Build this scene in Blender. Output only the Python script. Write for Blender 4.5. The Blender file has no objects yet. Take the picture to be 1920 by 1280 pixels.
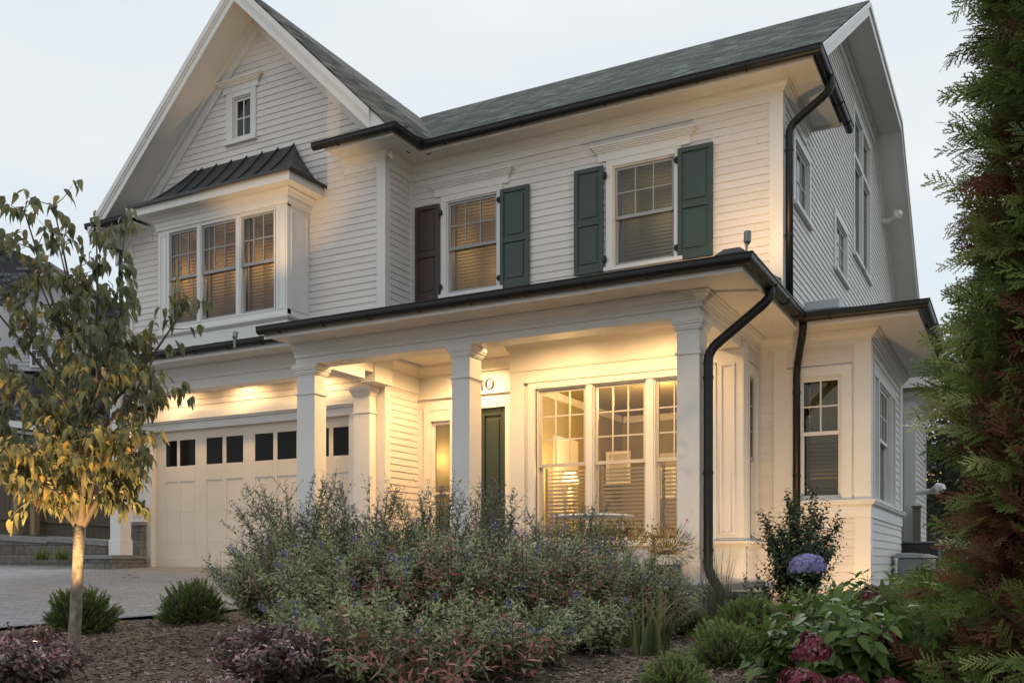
import bpy, math, random
import numpy as np
from mathutils import Vector, Matrix
R = math.radians
# ------------------------------------------------------------------ camera, world, sun, exposure
S = bpy.context.scene
C = S.collection
YAW = -0.488; FPX = 1793.0; HOR = 1055.0
cam_d = bpy.data.cameras.new('camera'); cam = bpy.data.objects.new('camera', cam_d); C.objects.link(cam)
cam.location = (0, 0, 0); cam.rotation_euler = (R(90), 0, -YAW)
cam_d.sensor_width = 36.0; cam_d.lens = 36.0 * FPX / 1920.0
cam_d.shift_y = (HOR - 640.0) / 1920.0
cam_d.clip_start = 0.1; cam_d.clip_end = 900
S.camera = cam

SUN_EL, SUN_ROT = R(9.0), R(200.0)
W = bpy.data.worlds.new('World'); S.world = W; W.use_nodes = True
nt = W.node_tree; nt.nodes.clear()
out = nt.nodes.new('ShaderNodeOutputWorld'); bg = nt.nodes.new('ShaderNodeBackground')
sky = nt.nodes.new('ShaderNodeTexSky'); sky.sky_type = 'NISHITA'; sky.sun_disc = False
sky.sun_elevation = SUN_EL; sky.sun_rotation = SUN_ROT; sky.air_density = 1.0; sky.dust_density = 1.5; sky.ozone_density = 1.5
# thin, even evening cloud over the clear sky: the sky colour is pulled towards pale grey-blue
tc = nt.nodes.new('ShaderNodeTexCoord')
mp_ = nt.nodes.new('ShaderNodeMapping'); mp_.inputs['Scale'].default_value = (1.2, 1.2, 5.0)
nz = nt.nodes.new('ShaderNodeTexNoise'); nz.inputs['Scale'].default_value = 1.6; nz.inputs['Detail'].default_value = 4.0
nt.links.new(tc.outputs['Generated'], mp_.inputs['Vector']); nt.links.new(mp_.outputs['Vector'], nz.inputs['Vector'])
cr = nt.nodes.new('ShaderNodeValToRGB')
cr.color_ramp.elements[0].position = 0.35; cr.color_ramp.elements[0].color = (7.0, 7.75, 8.45, 1)
cr.color_ramp.elements[1].position = 0.68; cr.color_ramp.elements[1].color = (8.2, 8.6, 8.75, 1)
nt.links.new(nz.outputs['Fac'], cr.inputs['Fac'])
mx = nt.nodes.new('ShaderNodeMix'); mx.data_type = 'RGBA'; mx.inputs['Factor'].default_value = 0.93
nt.links.new(sky.outputs['Color'], mx.inputs['A']); nt.links.new(cr.outputs['Color'], mx.inputs['B'])
nt.links.new(mx.outputs['Result'], bg.inputs['Color']); bg.inputs['Strength'].default_value = 0.10
nt.links.new(bg.outputs['Background'], out.inputs['Surface'])

sun_d = bpy.data.lights.new('sun', 'SUN'); sun_d.energy = 1.8; sun_d.angle = R(40); sun_d.color = (0.97, 0.98, 1.0)
sun = bpy.data.objects.new('sun', sun_d); C.objects.link(sun)
sun.rotation_euler = Vector((math.sin(SUN_ROT) * -1, -math.cos(SUN_ROT) * -1, -math.tan(R(38)))).to_track_quat('-Z', 'Y').to_euler()

S.view_settings.view_transform = 'Standard'; S.view_settings.look = 'None'
S.view_settings.exposure = 0.16; S.view_settings.gamma = 1.0; S.view_settings.use_curve_mapping = False
S.cycles.max_bounces = 8; S.cycles.diffuse_bounces = 3; S.cycles.glossy_bounces = 3; S.cycles.transmission_bounces = 4
S.cycles.transparent_max_bounces = 12; S.cycles.use_denoising = True; S.cycles.sample_clamp_indirect = 4.0
S.cycles.caustics_reflective = False; S.cycles.caustics_refractive = False
WARM = (1.0, 0.62, 0.27)

# ------------------------------------------------------------------ small maths
sY, cY = math.sin(YAW), math.cos(YAW)
def ray(px):
    u = (px - 960.0) / FPX
    return (sY + cY * u, cY - sY * u)
def at(px, py, t):                      # the point seen at photo pixel (px, py) at forward distance t
    a = ray(px); return Vector((t * a[0], t * a[1], t * (HOR - py) / FPX))
def onY(px, Y):
    a = ray(px); return a[0] * Y / a[1]

# ------------------------------------------------------------------ materials
MATS = {}
def mat(name, col, rough=0.6, metal=0.0, spec=0.5, bump=None, vary=None, grain=None):
    """principled material; vary=(scale, amount, colour2): slow blotches; bump=(scale, strength, distance)"""
    if name in MATS: return MATS[name]
    m = bpy.data.materials.new(name); m.use_nodes = True; n = m.node_tree; b = n.nodes['Principled BSDF']
    b.inputs['Base Color'].default_value = (*col, 1); b.inputs['Roughness'].default_value = rough
    b.inputs['Metallic'].default_value = metal; b.inputs['Specular IOR Level'].default_value = spec
    t = n.nodes.new('ShaderNodeTexCoord')
    if vary:
        z = n.nodes.new('ShaderNodeTexNoise'); z.inputs['Scale'].default_value = vary[0]; z.inputs['Detail'].default_value = 5
        mpn = n.nodes.new('ShaderNodeMapping'); mpn.inputs['Scale'].default_value = vary[3] if len(vary) > 3 else (1, 1, 1)
        n.links.new(t.outputs['Object'], mpn.inputs['Vector']); n.links.new(mpn.outputs['Vector'], z.inputs['Vector'])
        r = n.nodes.new('ShaderNodeValToRGB'); r.color_ramp.elements[0].position = 0.3; r.color_ramp.elements[1].position = 0.7
        r.color_ramp.elements[0].color = (*col, 1); r.color_ramp.elements[1].color = (*[c + (d - c) * vary[1] for c, d in zip(col, vary[2])], 1)
        n.links.new(z.outputs['Fac'], r.inputs['Fac']); n.links.new(r.outputs['Color'], b.inputs['Base Color'])
    if bump:
        z = n.nodes.new('ShaderNodeTexNoise'); z.inputs['Scale'].default_value = bump[0]; z.inputs['Detail'].default_value = 6
        mpn = n.nodes.new('ShaderNodeMapping'); mpn.inputs['Scale'].default_value = bump[3] if len(bump) > 3 else (1, 1, 1)
        n.links.new(t.outputs['Object'], mpn.inputs['Vector']); n.links.new(mpn.outputs['Vector'], z.inputs['Vector'])
        p = n.nodes.new('ShaderNodeBump'); p.inputs['Strength'].default_value = bump[1]; p.inputs['Distance'].default_value = bump[2]
        n.links.new(z.outputs['Fac'], p.inputs['Height']); n.links.new(p.outputs['Normal'], b.inputs['Normal'])
    MATS[name] = m; return m
M_SIDING = mat('painted_clapboard', (0.7, 0.66, 0.635), 0.5, vary=(1.1, 1.0, (0.64, 0.60, 0.575)), bump=(14, 0.25, 0.004, (1, 1, 8)))
def board_tint(m):
    n = m.node_tree; b = n.nodes['Principled BSDF']; src = b.inputs['Base Color'].links[0].from_socket
    a = n.nodes.new('ShaderNodeAttribute'); a.attribute_name = 'tint'; mm = n.nodes.new('ShaderNodeMix'); mm.data_type = 'RGBA'; mm.blend_type = 'MULTIPLY'; mm.inputs['Factor'].default_value = 1.0
    rr = n.nodes.new('ShaderNodeValToRGB'); rr.color_ramp.elements[0].color = (.965, .96, .955, 1); rr.color_ramp.elements[1].color = (1.02, 1.02, 1.02, 1)
    n.links.new(a.outputs['Fac'], rr.inputs['Fac']); n.links.new(src, mm.inputs['A']); n.links.new(rr.outputs['Color'], mm.inputs['B']); n.links.new(mm.outputs['Result'], b.inputs['Base Color'])
board_tint(M_SIDING)
M_TRIM = mat('white_trim_paint', (0.7, 0.685, 0.665), 0.38, vary=(2.0, 1.0, (0.65, 0.635, 0.61)), bump=(9, 0.12, 0.003))
M_SASH = mat('grey_sash_paint', (0.3, 0.3, 0.3), 0.45)
M_GREEN = mat('dark_green_paint', (0.016, 0.038, 0.03), 0.3, vary=(5, 1.0, (0.021, 0.045, 0.036)), bump=(30, 0.1, 0.002))
M_MAROON_P = mat('maroon_cast_paint', (0.06, 0.022, 0.021), 0.38, vary=(4, 1.0, (0.035, 0.03, 0.024)))  # maroon reflection cast on a green shutter, put into the paint colour
M_DOOR = mat('deep_green_door_paint', (0.018, 0.03, 0.018), 0.4)
M_BLACK = mat('black_painted_metal', (0.007, 0.0072, 0.008), 0.42, spec=0.35, bump=(6, 0.12, 0.004), vary=(4, 1.0, (0.012, 0.012, 0.013)))
M_SEAM = mat('black_roof_metal', (0.014, 0.0145, 0.017), 0.42, metal=0.0, vary=(3, 1.0, (0.03, 0.03, 0.034)), bump=(4, 0.15, 0.006))
M_CEIL = mat('cream_ceiling_paint', (0.74, 0.7, 0.62), 0.4)
M_DARK = mat('dark_interior', (0.03, 0.028, 0.026), 0.9)
M_ROOM = mat('olive_room_wall', (0.34, 0.28, 0.13), 0.8, vary=(1.5, 1.0, (0.28, 0.23, 0.1)))
M_FLOOR = mat('room_floor', (0.16, 0.1, 0.05), 0.5)
M_BLIND = mat('cream_blind_slats', (0.55, 0.5, 0.42), 0.55)
def thin_slat(m):
    n = m.node_tree; b = n.nodes['Principled BSDF']; t = n.nodes.new('ShaderNodeBsdfTranslucent'); t.inputs['Color'].default_value = b.inputs['Base Color'].default_value
    x = n.nodes.new('ShaderNodeMixShader'); x.inputs['Fac'].default_value = .65; n.links.new(b.outputs['BSDF'], x.inputs[1]); n.links.new(t.outputs['BSDF'], x.inputs[2]); n.links.new(x.outputs['Shader'], n.nodes['Material Output'].inputs['Surface']); return m
thin_slat(M_BLIND)
M_BRONZE = mat('bronze_numeral', (0.06, 0.04, 0.025), 0.4, metal=0.6)
M_CHROME = mat('grey_fixture_metal', (0.22, 0.22, 0.22), 0.35, metal=0.7)
M_TABLE = mat('white_table_top', (0.7, 0.68, 0.64), 0.35)
M_WICKER = mat('brown_wicker', (0.16, 0.11, 0.07), 0.7, bump=(60, 0.5, 0.01))
M_BIN = mat('grey_plastic', (0.2, 0.21, 0.22), 0.5)
M_ACU = mat('dark_condenser_metal', (0.03, 0.028, 0.028), 0.6)

def glass_mat():
    m = bpy.data.materials.new('window_glass'); m.use_nodes = True; n = m.node_tree; n.nodes.clear()
    o = n.nodes.new('ShaderNodeOutputMaterial'); mixn = n.nodes.new('ShaderNodeMixShader')
    tr = n.nodes.new('ShaderNodeBsdfTransparent'); tr.inputs['Color'].default_value = (0.86, 0.88, 0.86, 1)
    gl = n.nodes.new('ShaderNodeBsdfGlossy'); gl.inputs['Roughness'].default_value = 0.012
    fr = n.nodes.new('ShaderNodeFresnel'); fr.inputs['IOR'].default_value = 1.6
    z = n.nodes.new('ShaderNodeTexNoise'); z.inputs['Scale'].default_value = 1.6; bp = n.nodes.new('ShaderNodeBump')
    bp.inputs['Strength'].default_value = 0.02; bp.inputs['Distance'].default_value = 0.05
    n.links.new(z.outputs['Fac'], bp.inputs['Height']); n.links.new(bp.outputs['Normal'], gl.inputs['Normal'])
    n.links.new(fr.outputs['Fac'], mixn.inputs['Fac']); n.links.new(tr.outputs['BSDF'], mixn.inputs[1]); n.links.new(gl.outputs['BSDF'], mixn.inputs[2])
    n.links.new(mixn.outputs['Shader'], o.inputs['Surface']); return m
M_GLASS = glass_mat()
def emit_mat(name, col, e):
    m = bpy.data.materials.new(name); m.use_nodes = True; b = m.node_tree.nodes['Principled BSDF']
    b.inputs['Base Color'].default_value = (*col, 1); b.inputs['Emission Color'].default_value = (*col, 1); b.inputs['Emission Strength'].default_value = e
    return m
M_LENS = emit_mat('lit_lamp_lens', (1.0, 0.72, 0.36), 9.0)
M_SHADE = emit_mat('lit_lamp_shade', (1.0, 0.78, 0.42), 1.6)

def shingle_mat(name, cols):
    """asphalt shingles from the mesh's own UVs in metres: u along the eave, v up the slope"""
    m = bpy.data.materials.new(name); m.use_nodes = True; n = m.node_tree; b = n.nodes['Principled BSDF']; b.inputs['Roughness'].default_value = 0.9
    b.inputs['Specular IOR Level'].default_value = 0.25
    uv = n.nodes.new('ShaderNodeUVMap')
    br = n.nodes.new('ShaderNodeTexBrick'); br.inputs['Scale'].default_value = 1.0
    br.inputs['Brick Width'].default_value = 0.3; br.inputs['Row Height'].default_value = 0.16; br.inputs['Mortar Size'].default_value = 0.006
    br.inputs['Color1'].default_value = (0, 0, 0, 1); br.inputs['Color2'].default_value = (1, 1, 1, 1); br.inputs['Mortar'].default_value = (0, 0, 0, 1)
    rp = n.nodes.new('ShaderNodeValToRGB'); rp.color_ramp.interpolation = 'CONSTANT'; el = rp.color_ramp.elements
    while len(el) < 5: el.new(0.5)
    for k_, (p_, c_) in enumerate(((0, cols[2]), (.18, cols[1]), (.42, cols[0]), (.6, [x * .6 for x in cols[0]]), (.8, [x * 1.6 for x in cols[0]]))): el[k_].position = p_; el[k_].color = (*c_, 1)
    n.links.new(br.outputs['Color'], rp.inputs['Fac'])
    br.inputs['Bias'].default_value = 0.0; br.offset_frequency = 2; br.offset = 0.37; br.squash = 0.8; br.squash_frequency = 3
    n.links.new(uv.outputs['UV'], br.inputs['Vector'])
    z = n.nodes.new('ShaderNodeTexNoise'); z.inputs['Scale'].default_value = 5.0; z.inputs['Detail'].default_value = 6; n.links.new(uv.outputs['UV'], z.inputs['Vector'])
    z2 = n.nodes.new('ShaderNodeTexNoise'); z2.inputs['Scale'].default_value = 17.0; z2.inputs['Detail'].default_value = 4; n.links.new(uv.outputs['UV'], z2.inputs['Vector'])
    mxx = n.nodes.new('ShaderNodeMix'); mxx.data_type = 'RGBA'; mxx.blend_type = 'MIX'
    mxx.inputs['B'].default_value = (*cols[3], 1)
    rr = n.nodes.new('ShaderNodeMapRange'); rr.inputs['From Min'].default_value = 0.4; rr.inputs['From Max'].default_value = 0.75; rr.inputs['To Max'].default_value = 0.06
    n.links.new(z.outputs['Fac'], rr.inputs['Value']); n.links.new(rr.outputs['Result'], mxx.inputs['Factor']); n.links.new(rp.outputs['Color'], mxx.inputs['A'])
    hs = n.nodes.new('ShaderNodeMix'); hs.data_type = 'RGBA'; hs.blend_type = 'OVERLAY'; hs.inputs['Factor'].default_value = 0.35
    n.links.new(mxx.outputs['Result'], hs.inputs['A']); n.links.new(z2.outputs['Color'], hs.inputs['B'])
    n.links.new(hs.outputs['Result'], b.inputs['Base Color'])
    # each course is thicker at its lower edge
    sx = n.nodes.new('ShaderNodeSeparateXYZ'); n.links.new(uv.outputs['UV'], sx.inputs['Vector'])
    md = n.nodes.new('ShaderNodeMath'); md.operation = 'MODULO'; md.inputs[1].default_value = 0.16; n.links.new(sx.outputs['Y'], md.inputs[0])
    ad = n.nodes.new('ShaderNodeMath'); ad.operation = 'MULTIPLY'; ad.inputs[1].default_value = -5.0; n.links.new(md.outputs['Value'], ad.inputs[0])
    ad2 = n.nodes.new('ShaderNodeMath'); ad2.operation = 'ADD'; n.links.new(ad.outputs['Value'], ad2.inputs[0]); n.links.new(z2.outputs['Fac'], ad2.inputs[1])
    bp = n.nodes.new('ShaderNodeBump'); bp.inputs['Strength'].default_value = 1.0; bp.inputs['Distance'].default_value = 0.018
    n.links.new(ad2.outputs['Value'], bp.inputs['Height']); n.links.new(bp.outputs['Normal'], b.inputs['Normal'])
    return m
M_SHING = shingle_mat('green_grey_shingle', [(0.064, 0.086, 0.068), (0.026, 0.04, 0.033), (0.014, 0.02, 0.018), (0.1, 0.11, 0.07)])
M_SHING2 = shingle_mat('brown_grey_shingle', [(0.088, 0.08, 0.066), (0.036, 0.04, 0.034), (0.016, 0.017, 0.016), (0.13, 0.095, 0.07)])
M_SHING3 = shingle_mat('dark_grey_shingle', [(0.085, 0.085, 0.09), (0.05, 0.05, 0.055), (0.03, 0.03, 0.03), (0.1, 0.1, 0.1)])

def brick_mat(name, c1, c2, mortar, bw, rh, ms, rough=0.85, uvm=True, bump=0.6, nscale=9.0, dist=0.02):
    m = bpy.data.materials.new(name); m.use_nodes = True; n = m.node_tree; b = n.nodes['Principled BSDF']; b.inputs['Roughness'].default_value = rough
    uv = n.nodes.new('ShaderNodeUVMap') if uvm else n.nodes.new('ShaderNodeTexCoord')
    src = uv.outputs['UV'] if uvm else uv.outputs['Object']
    br = n.nodes.new('ShaderNodeTexBrick'); br.inputs['Scale'].default_value = 1.0
    br.inputs['Brick Width'].default_value = bw; br.inputs['Row Height'].default_value = rh; br.inputs['Mortar Size'].default_value = ms
    br.inputs['Color1'].default_value = (*c1, 1); br.inputs['Color2'].default_value = (*c2, 1); br.inputs['Mortar'].default_value = (*mortar, 1)
    n.links.new(src, br.inputs['Vector'])
    z = n.nodes.new('ShaderNodeTexNoise'); z.inputs['Scale'].default_value = nscale; z.inputs['Detail'].default_value = 8; n.links.new(src, z.inputs['Vector'])
    mxx = n.nodes.new('ShaderNodeMix'); mxx.data_type = 'RGBA'; mxx.blend_type = 'OVERLAY'; mxx.inputs['Factor'].default_value = 0.6
    n.links.new(br.outputs['Color'], mxx.inputs['A']); n.links.new(z.outputs['Fac'], mxx.inputs['B']); n.links.new(mxx.outputs['Result'], b.inputs['Base Color'])
    ma = n.nodes.new('ShaderNodeMath'); ma.operation = 'MULTIPLY_ADD'; ma.inputs[1].default_value = -1.0
    n.links.new(br.outputs['Fac'], ma.inputs[0]); n.links.new(z.outputs['Fac'], ma.inputs[2])
    bp = n.nodes.new('ShaderNodeBump'); bp.inputs['Strength'].default_value = bump; bp.inputs['Distance'].default_value = dist
    n.links.new(ma.outputs['Value'], bp.inputs['Height']); n.links.new(bp.outputs['Normal'], b.inputs['Normal'])
    return m
M_PAVER = brick_mat('concrete_paver', (0.27, 0.26, 0.26), (0.21, 0.205, 0.21), (0.1, 0.095, 0.09), 0.23, 0.15, 0.006, nscale=6)
M_WALLSTONE = brick_mat('grey_wall_block', (0.15, 0.135, 0.115), (0.1, 0.09, 0.078), (0.05, 0.045, 0.04), 0.42, 0.2, 0.008, nscale=7)
M_STONE = brick_mat('dark_veneer_stone', (0.12, 0.115, 0.11), (0.2, 0.19, 0.17), (0.06, 0.055, 0.05), 0.3, 0.16, 0.006, nscale=8, dist=0.04)
M_CAPSTONE = mat('bluestone_cap', (0.17, 0.17, 0.18), 0.7, vary=(6, 1.0, (0.23, 0.22, 0.21)), bump=(12, 0.3, 0.01))

# ------------------------------------------------------------------ mesh helper
class MB:
    def __init__(s): s.v = []; s.f = []; s.uv = None
    def quad(s, *p):
        i = len(s.v); s.v += [tuple(q) for q in p]; s.f.append(tuple(range(i, i + len(p))))
    def box(s, x0, x1, y0, y1, z0, z1):
        i = len(s.v)
        s.v += [(x, y, z) for z in (z0, z1) for x, y in ((x0, y0), (x1, y0), (x1, y1), (x0, y1))]
        s.f += [(i, i + 3, i + 2, i + 1), (i + 4, i + 5, i + 6, i + 7)] + [(i + k, i + (k + 1) % 4, i + 4 + (k + 1) % 4, i + 4 + k) for k in range(4)]
    def mbox(s, mp, a0, a1, z0, z1, o0, o1):
        p, q = mp(a0, z0, o0), mp(a1, z1, o1)
        s.box(*sorted((p[0], q[0])), *sorted((p[1], q[1])), *sorted((p[2], q[2])))
    def tube(s, pts, r, n=10, cap=True, flat=1.0):
        pts = [Vector(p) for p in pts]; rs = r if isinstance(r, (list, tuple)) else [r] * len(pts)
        i0 = len(s.v); ref = None
        for k, p in enumerate(pts):
            t = (pts[min(k + 1, len(pts) - 1)] - pts[max(k - 1, 0)]).normalized()
            if ref is None: ref = Vector((1, 0, 0)) if abs(t.x) < 0.8 else Vector((0, 1, 0))
            u = (ref - t * ref.dot(t)).normalized(); w = t.cross(u); ref = u
            for j in range(n):
                a = 2 * math.pi * j / n
                s.v.append(tuple(p + u * math.cos(a) * rs[k] + w * math.sin(a) * rs[k] * flat))
        for k in range(len(pts) - 1):
            for j in range(n):
                a = i0 + k * n + j; b = i0 + k * n + (j + 1) % n
                s.f.append((a, b, b + n, a + n))
        if cap:
            s.f.append(tuple(range(i0 + n - 1, i0 - 1, -1))); s.f.append(tuple(range(len(s.v) - n, len(s.v))))
    def sweep(s, path, prof, closed=True, caps=True):
        """profile of (outward, z) swept along a horizontal polyline with mitred corners; outward = to the right of travel"""
        path = [Vector((p[0], p[1])) for p in path]; n = len(path); i0 = len(s.v); m = len(prof)
        for k, p in enumerate(path):
            d0 = (p - path[k - 1]).normalized() if k else None
            d1 = (path[k + 1] - p).normalized() if k < n - 1 else None
            nr = lambda d: Vector((d.y, -d.x))
            if d0 is None: w = nr(d1)
            elif d1 is None: w = nr(d0)
            else:
                a, b = nr(d0), nr(d1); w = a + b; w = w / w.dot(a)
            for o, z in prof: s.v.append((p.x + w.x * o, p.y + w.y * o, z))
        for k in range(n - 1):
            for j in range(m if closed else m - 1):
                a = i0 + k * m + j; b = i0 + k * m + (j + 1) % m
                s.f.append((a, b, b + m, a + m))
        if caps and closed:
            s.f.append(tuple(range(i0 + m - 1, i0 - 1, -1))); s.f.append(tuple(range(len(s.v) - m, len(s.v))))
    def prism(s, poly, ext):
        """closed planar polygon (3d points) extruded by a vector"""
        i = len(s.v); n = len(poly); e = Vector(ext)
        s.v += [tuple(p) for p in poly] + [tuple(Vector(p) + e) for p in poly]
        s.f.append(tuple(range(i + n - 1, i - 1, -1))); s.f.append(tuple(range(i + n, i + 2 * n)))
        for k in range(n): s.f.append((i + k, i + (k + 1) % n, i + n + (k + 1) % n, i + n + k))
    def lathe(s, c, prof, n=20):
        i = len(s.v); c = Vector(c); m = len(prof)
        for k in range(n):
            a = 2 * math.pi * k / n
            s.v += [(c.x + r * math.cos(a), c.y + r * math.sin(a), c.z + z) for r, z in prof]
        for k in range(n):
            for j in range(m - 1):
                a = i + k * m + j; b = i + ((k + 1) % n) * m + j
                s.f.append((a, b, b + 1, a + 1))
    def build(s, name, m, parent=None, label=None, smooth=False, bevel=0.0):
        me = bpy.data.meshes.new(name); me.from_pydata(s.v, [], s.f); me.update()
        if smooth: me.shade_smooth()
        me.materials.append(m)
        o = bpy.data.objects.new(name, me); C.objects.link(o)
        if parent:
            o.parent = parent
            o.matrix_parent_inverse = Matrix.Translation(-Vector(parent.location)) if parent.type == 'EMPTY' else Matrix.Identity(4)
        if label: o['label'] = label
        if bevel:
            b = o.modifiers.new('edge', 'BEVEL'); b.width = bevel; b.segments = 2; b.limit_method = 'ANGLE'; b.angle_limit = R(40)
        return o
def uv_planar(o, fu, fv):
    """metric UVs from two world-space functions of a vertex"""
    me = o.data; l = me.uv_layers.new(name='UVMap')
    co = np.empty(len(me.vertices) * 3); me.vertices.foreach_get('co', co); co = co.reshape(-1, 3)
    vi = np.empty(len(me.loops), int); me.loops.foreach_get('vertex_index', vi)
    uv = np.stack([fu(co[vi]), fv(co[vi])], 1); l.data.foreach_set('uv', uv.ravel())
def uv_box(o, s=1.0):
    """metric box UVs by face normal"""
    me = o.data; l = me.uv_layers.new(name='UVMap')
    for p in me.polygons:
        nx, ny, nz_ = [abs(c) for c in p.normal]
        for li in p.loop_indices:
            c = me.vertices[me.loops[li].vertex_index].co
            l.data[li].uv = (c.x * s, c.y * s) if nz_ > max(nx, ny) else ((c.y * s, c.z * s) if nx > ny else (c.x * s, c.z * s))
def thing(name, label, cat, loc=(0, 0, 0), group=None):
    o = bpy.data.objects.new(name, None); C.objects.link(o); o.location = loc; o.empty_display_size = 0.2
    o['label'] = label; o['category'] = cat
    if group: o['group'] = group
    return o
def tag(o, label, cat, group=None):
    o['label'] = label; o['category'] = cat
    if group: o['group'] = group
    return o
def lamp(name, kind, loc, energy, col=WARM, size=0.05, spot=None, to=None, parent=None):
    l = bpy.data.lights.new(name, kind); l.energy = energy; l.color = col
    l.shadow_soft_size = size
    if spot: l.spot_size = R(spot[0]); l.spot_blend = spot[1]
    o = bpy.data.objects.new(name, l); C.objects.link(o); o.location = loc
    if to is not None: o.rotation_euler = (Vector(to) - Vector(loc)).to_track_quat('-Z', 'Y').to_euler()
    return o
front = lambda Y: (lambda a, z, o: (a, Y - o, z))
side = lambda X: (lambda a, z, o: (X + o, a, z))
back_ = lambda Y: (lambda a, z, o: (a, Y + o, z))
left_ = lambda X: (lambda a, z, o: (X - o, a, z))

def siding(name, mp, z0, z1, lo, hi, parent, holes=(), exp=0.123, m=None):
    """lapped boards between lo(z) and hi(z) with rectangular openings; every course is a real wedge"""
    b = MB(); m = m or M_SIDING; tints = []; rs = random.Random(int(abs(z0 * 977 + z1 * 131)) + len(holes))
    f = lambda g, z: g(z) if callable(g) else g
    zc = z0
    while zc < z1 - 1e-4:
        ze = min(zc + exp, z1)
        br = sorted({zc, ze} | {h for a in holes for h in a[2:4] if zc < h < ze})
        x = min(f(lo, zc), f(lo, ze)) + rs.uniform(.3, 3.6); joints = []; xe = max(f(hi, zc), f(hi, ze))
        while x < xe: joints.append(x); x += rs.choice((3.0, 3.66, 4.2))
        tn = [rs.random() for _ in range(len(joints) + 1)]; dz = [rs.uniform(-.0012, .0012) for _ in tn]
        for zb, zt in zip(br, br[1:]):
            zm = (zb + zt) / 2
            iv = [(f(lo, zb), f(hi, zb), f(lo, zt), f(hi, zt))]
            for h in holes:
                if h[2] < zm < h[3]:
                    nv = []
                    for a0, a1, c0, c1 in iv:
                        if h[1] <= min(a0, c0) or h[0] >= max(a1, c1): nv.append((a0, a1, c0, c1)); continue
                        if h[0] > a0: nv.append((a0, h[0], c0, h[0]))
                        if h[1] < a1: nv.append((h[1], a1, h[1], c1))
                    iv = nv
            ob = 0.015 * (1 - (zb - zc) / exp); ot = 0.015 * (1 - (zt - zc) / exp)
            for a0, a1, c0, c1 in iv:
                if a1 - a0 < 1e-3 and c1 - c0 < 1e-3: continue
                cuts = [q for q in joints if max(a0, c0) + .05 < q < min(a1, c1) - .05]
                e0 = [(a0, c0)] + [(q + .0009, q + .0009) for q in cuts]; e1 = [(q - .0009, q - .0009) for q in cuts] + [(a1, c1)]
                for (p0, q0), (p1_, q1_) in zip(e0, e1):
                    mid = (p0 + p1_) / 2; ti = sum(1 for q in joints if q < mid); sh = dz[ti] if zb == zc else 0
                    b.quad(mp(p0, zb + sh, ob), mp(p1_, zb + sh, ob), mp(q1_, zt, ot), mp(q0, zt, ot)); tints.append(tn[ti])
                    if zb == zc: b.quad(mp(p0, zb + sh, 0), mp(p1_, zb + sh, 0), mp(p1_, zb + sh, ob), mp(p0, zb + sh, ob)); tints.append(tn[ti])
        zc = ze
    o = b.build(name, m, parent); at_ = o.data.attributes.new('tint', 'FLOAT', 'FACE'); at_.data.foreach_set('value', np.array(tints, np.float32)); return o

def ring(b, mp, a0, a1, z0, z1, w, o0, o1):
    w = w if isinstance(w, tuple) else (w, w, w, w)       # left, right, bottom, top
    b.mbox(mp, a0, a0 + w[0], z0, z1, o0, o1); b.mbox(mp, a1 - w[1], a1, z0, z1, o0, o1)
    b.mbox(mp, a0 + w[0], a1 - w[1], z0, z0 + w[2], o0, o1); b.mbox(mp, a0 + w[0], a1 - w[1], z1 - w[3], z1, o0, o1)

def sash(win, mp, a0, a1, z0, z1, nx, ny, o, w=0.045, m=None, name='sash'):
    b = MB(); ring(b, mp, a0, a1, z0, z1, (w, w, w * 1.25, w), o - 0.035, o)
    A0, A1, Z0, Z1 = a0 + w, a1 - w, z0 + w * 1.25, z1 - w
    for i in range(1, nx):
        x = A0 + (A1 - A0) * i / nx; b.mbox(mp, x - 0.011, x + 0.011, Z0, Z1, o - 0.026, o - 0.004)
    for j in range(1, ny):
        z = Z0 + (Z1 - Z0) * j / ny
        for i in range(nx):
            x0 = A0 + (A1 - A0) * i / nx + (0.011 if i else 0); x1 = A0 + (A1 - A0) * (i + 1) / nx - (0.011 if i < nx - 1 else 0)
            b.mbox(mp, x0, x1, z - 0.011, z + 0.011, o - 0.025, o - 0.005)
    s = b.build(name, m or M_SASH, win)
    g = MB(); g.quad(mp(A0, Z0, o - 0.016), mp(A1, Z0, o - 0.016), mp(A1, Z1, o - 0.016), mp(A0, Z1, o - 0.016)); g.build('pane', M_GLASS, win)
    return s
def blind(win, mp, a0, a1, z0, z1, o, pitch=0.062, tilt=0.5, m=None, wide=0.058):
    b = MB(); z = z1 - pitch
    while z > z0:
        dz = wide / 2 * math.sin(tilt); do = wide / 2 * math.cos(tilt)
        b.quad(mp(a0, z - dz, o + do), mp(a1, z - dz, o + do), mp(a1, z + dz, o - do), mp(a0, z + dz, o - do))
        z -= pitch
    b.mbox(mp, a0, a0 + 0.035, z0, z1, o - 0.035, o + 0.01); b.mbox(mp, a1 - 0.035, a1, z0, z1, o - 0.035, o + 0.01)
    return b.build('blind', m or M_BLIND, win)
def room(parent, mp, a0, a1, z0, z1, depth, m, name='room', o=-0.16):
    b = MB()
    for f in ([(a0, z0, o - depth), (a1, z0, o - depth), (a1, z1, o - depth), (a0, z1, o - depth)],
              [(a0, z0, o), (a0, z0, o - depth), (a0, z1, o - depth), (a0, z1, o)], [(a1, z0, o), (a1, z0, o - depth), (a1, z1, o - depth), (a1, z1, o)],
              [(a0, z0, o), (a1, z0, o), (a1, z0, o - depth), (a0, z0, o - depth)], [(a0, z1, o), (a1, z1, o), (a1, z1, o - depth), (a0, z1, o - depth)]):
        b.quad(*[mp(*p) for p in f])
    return b.build(name, m, parent)
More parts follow.
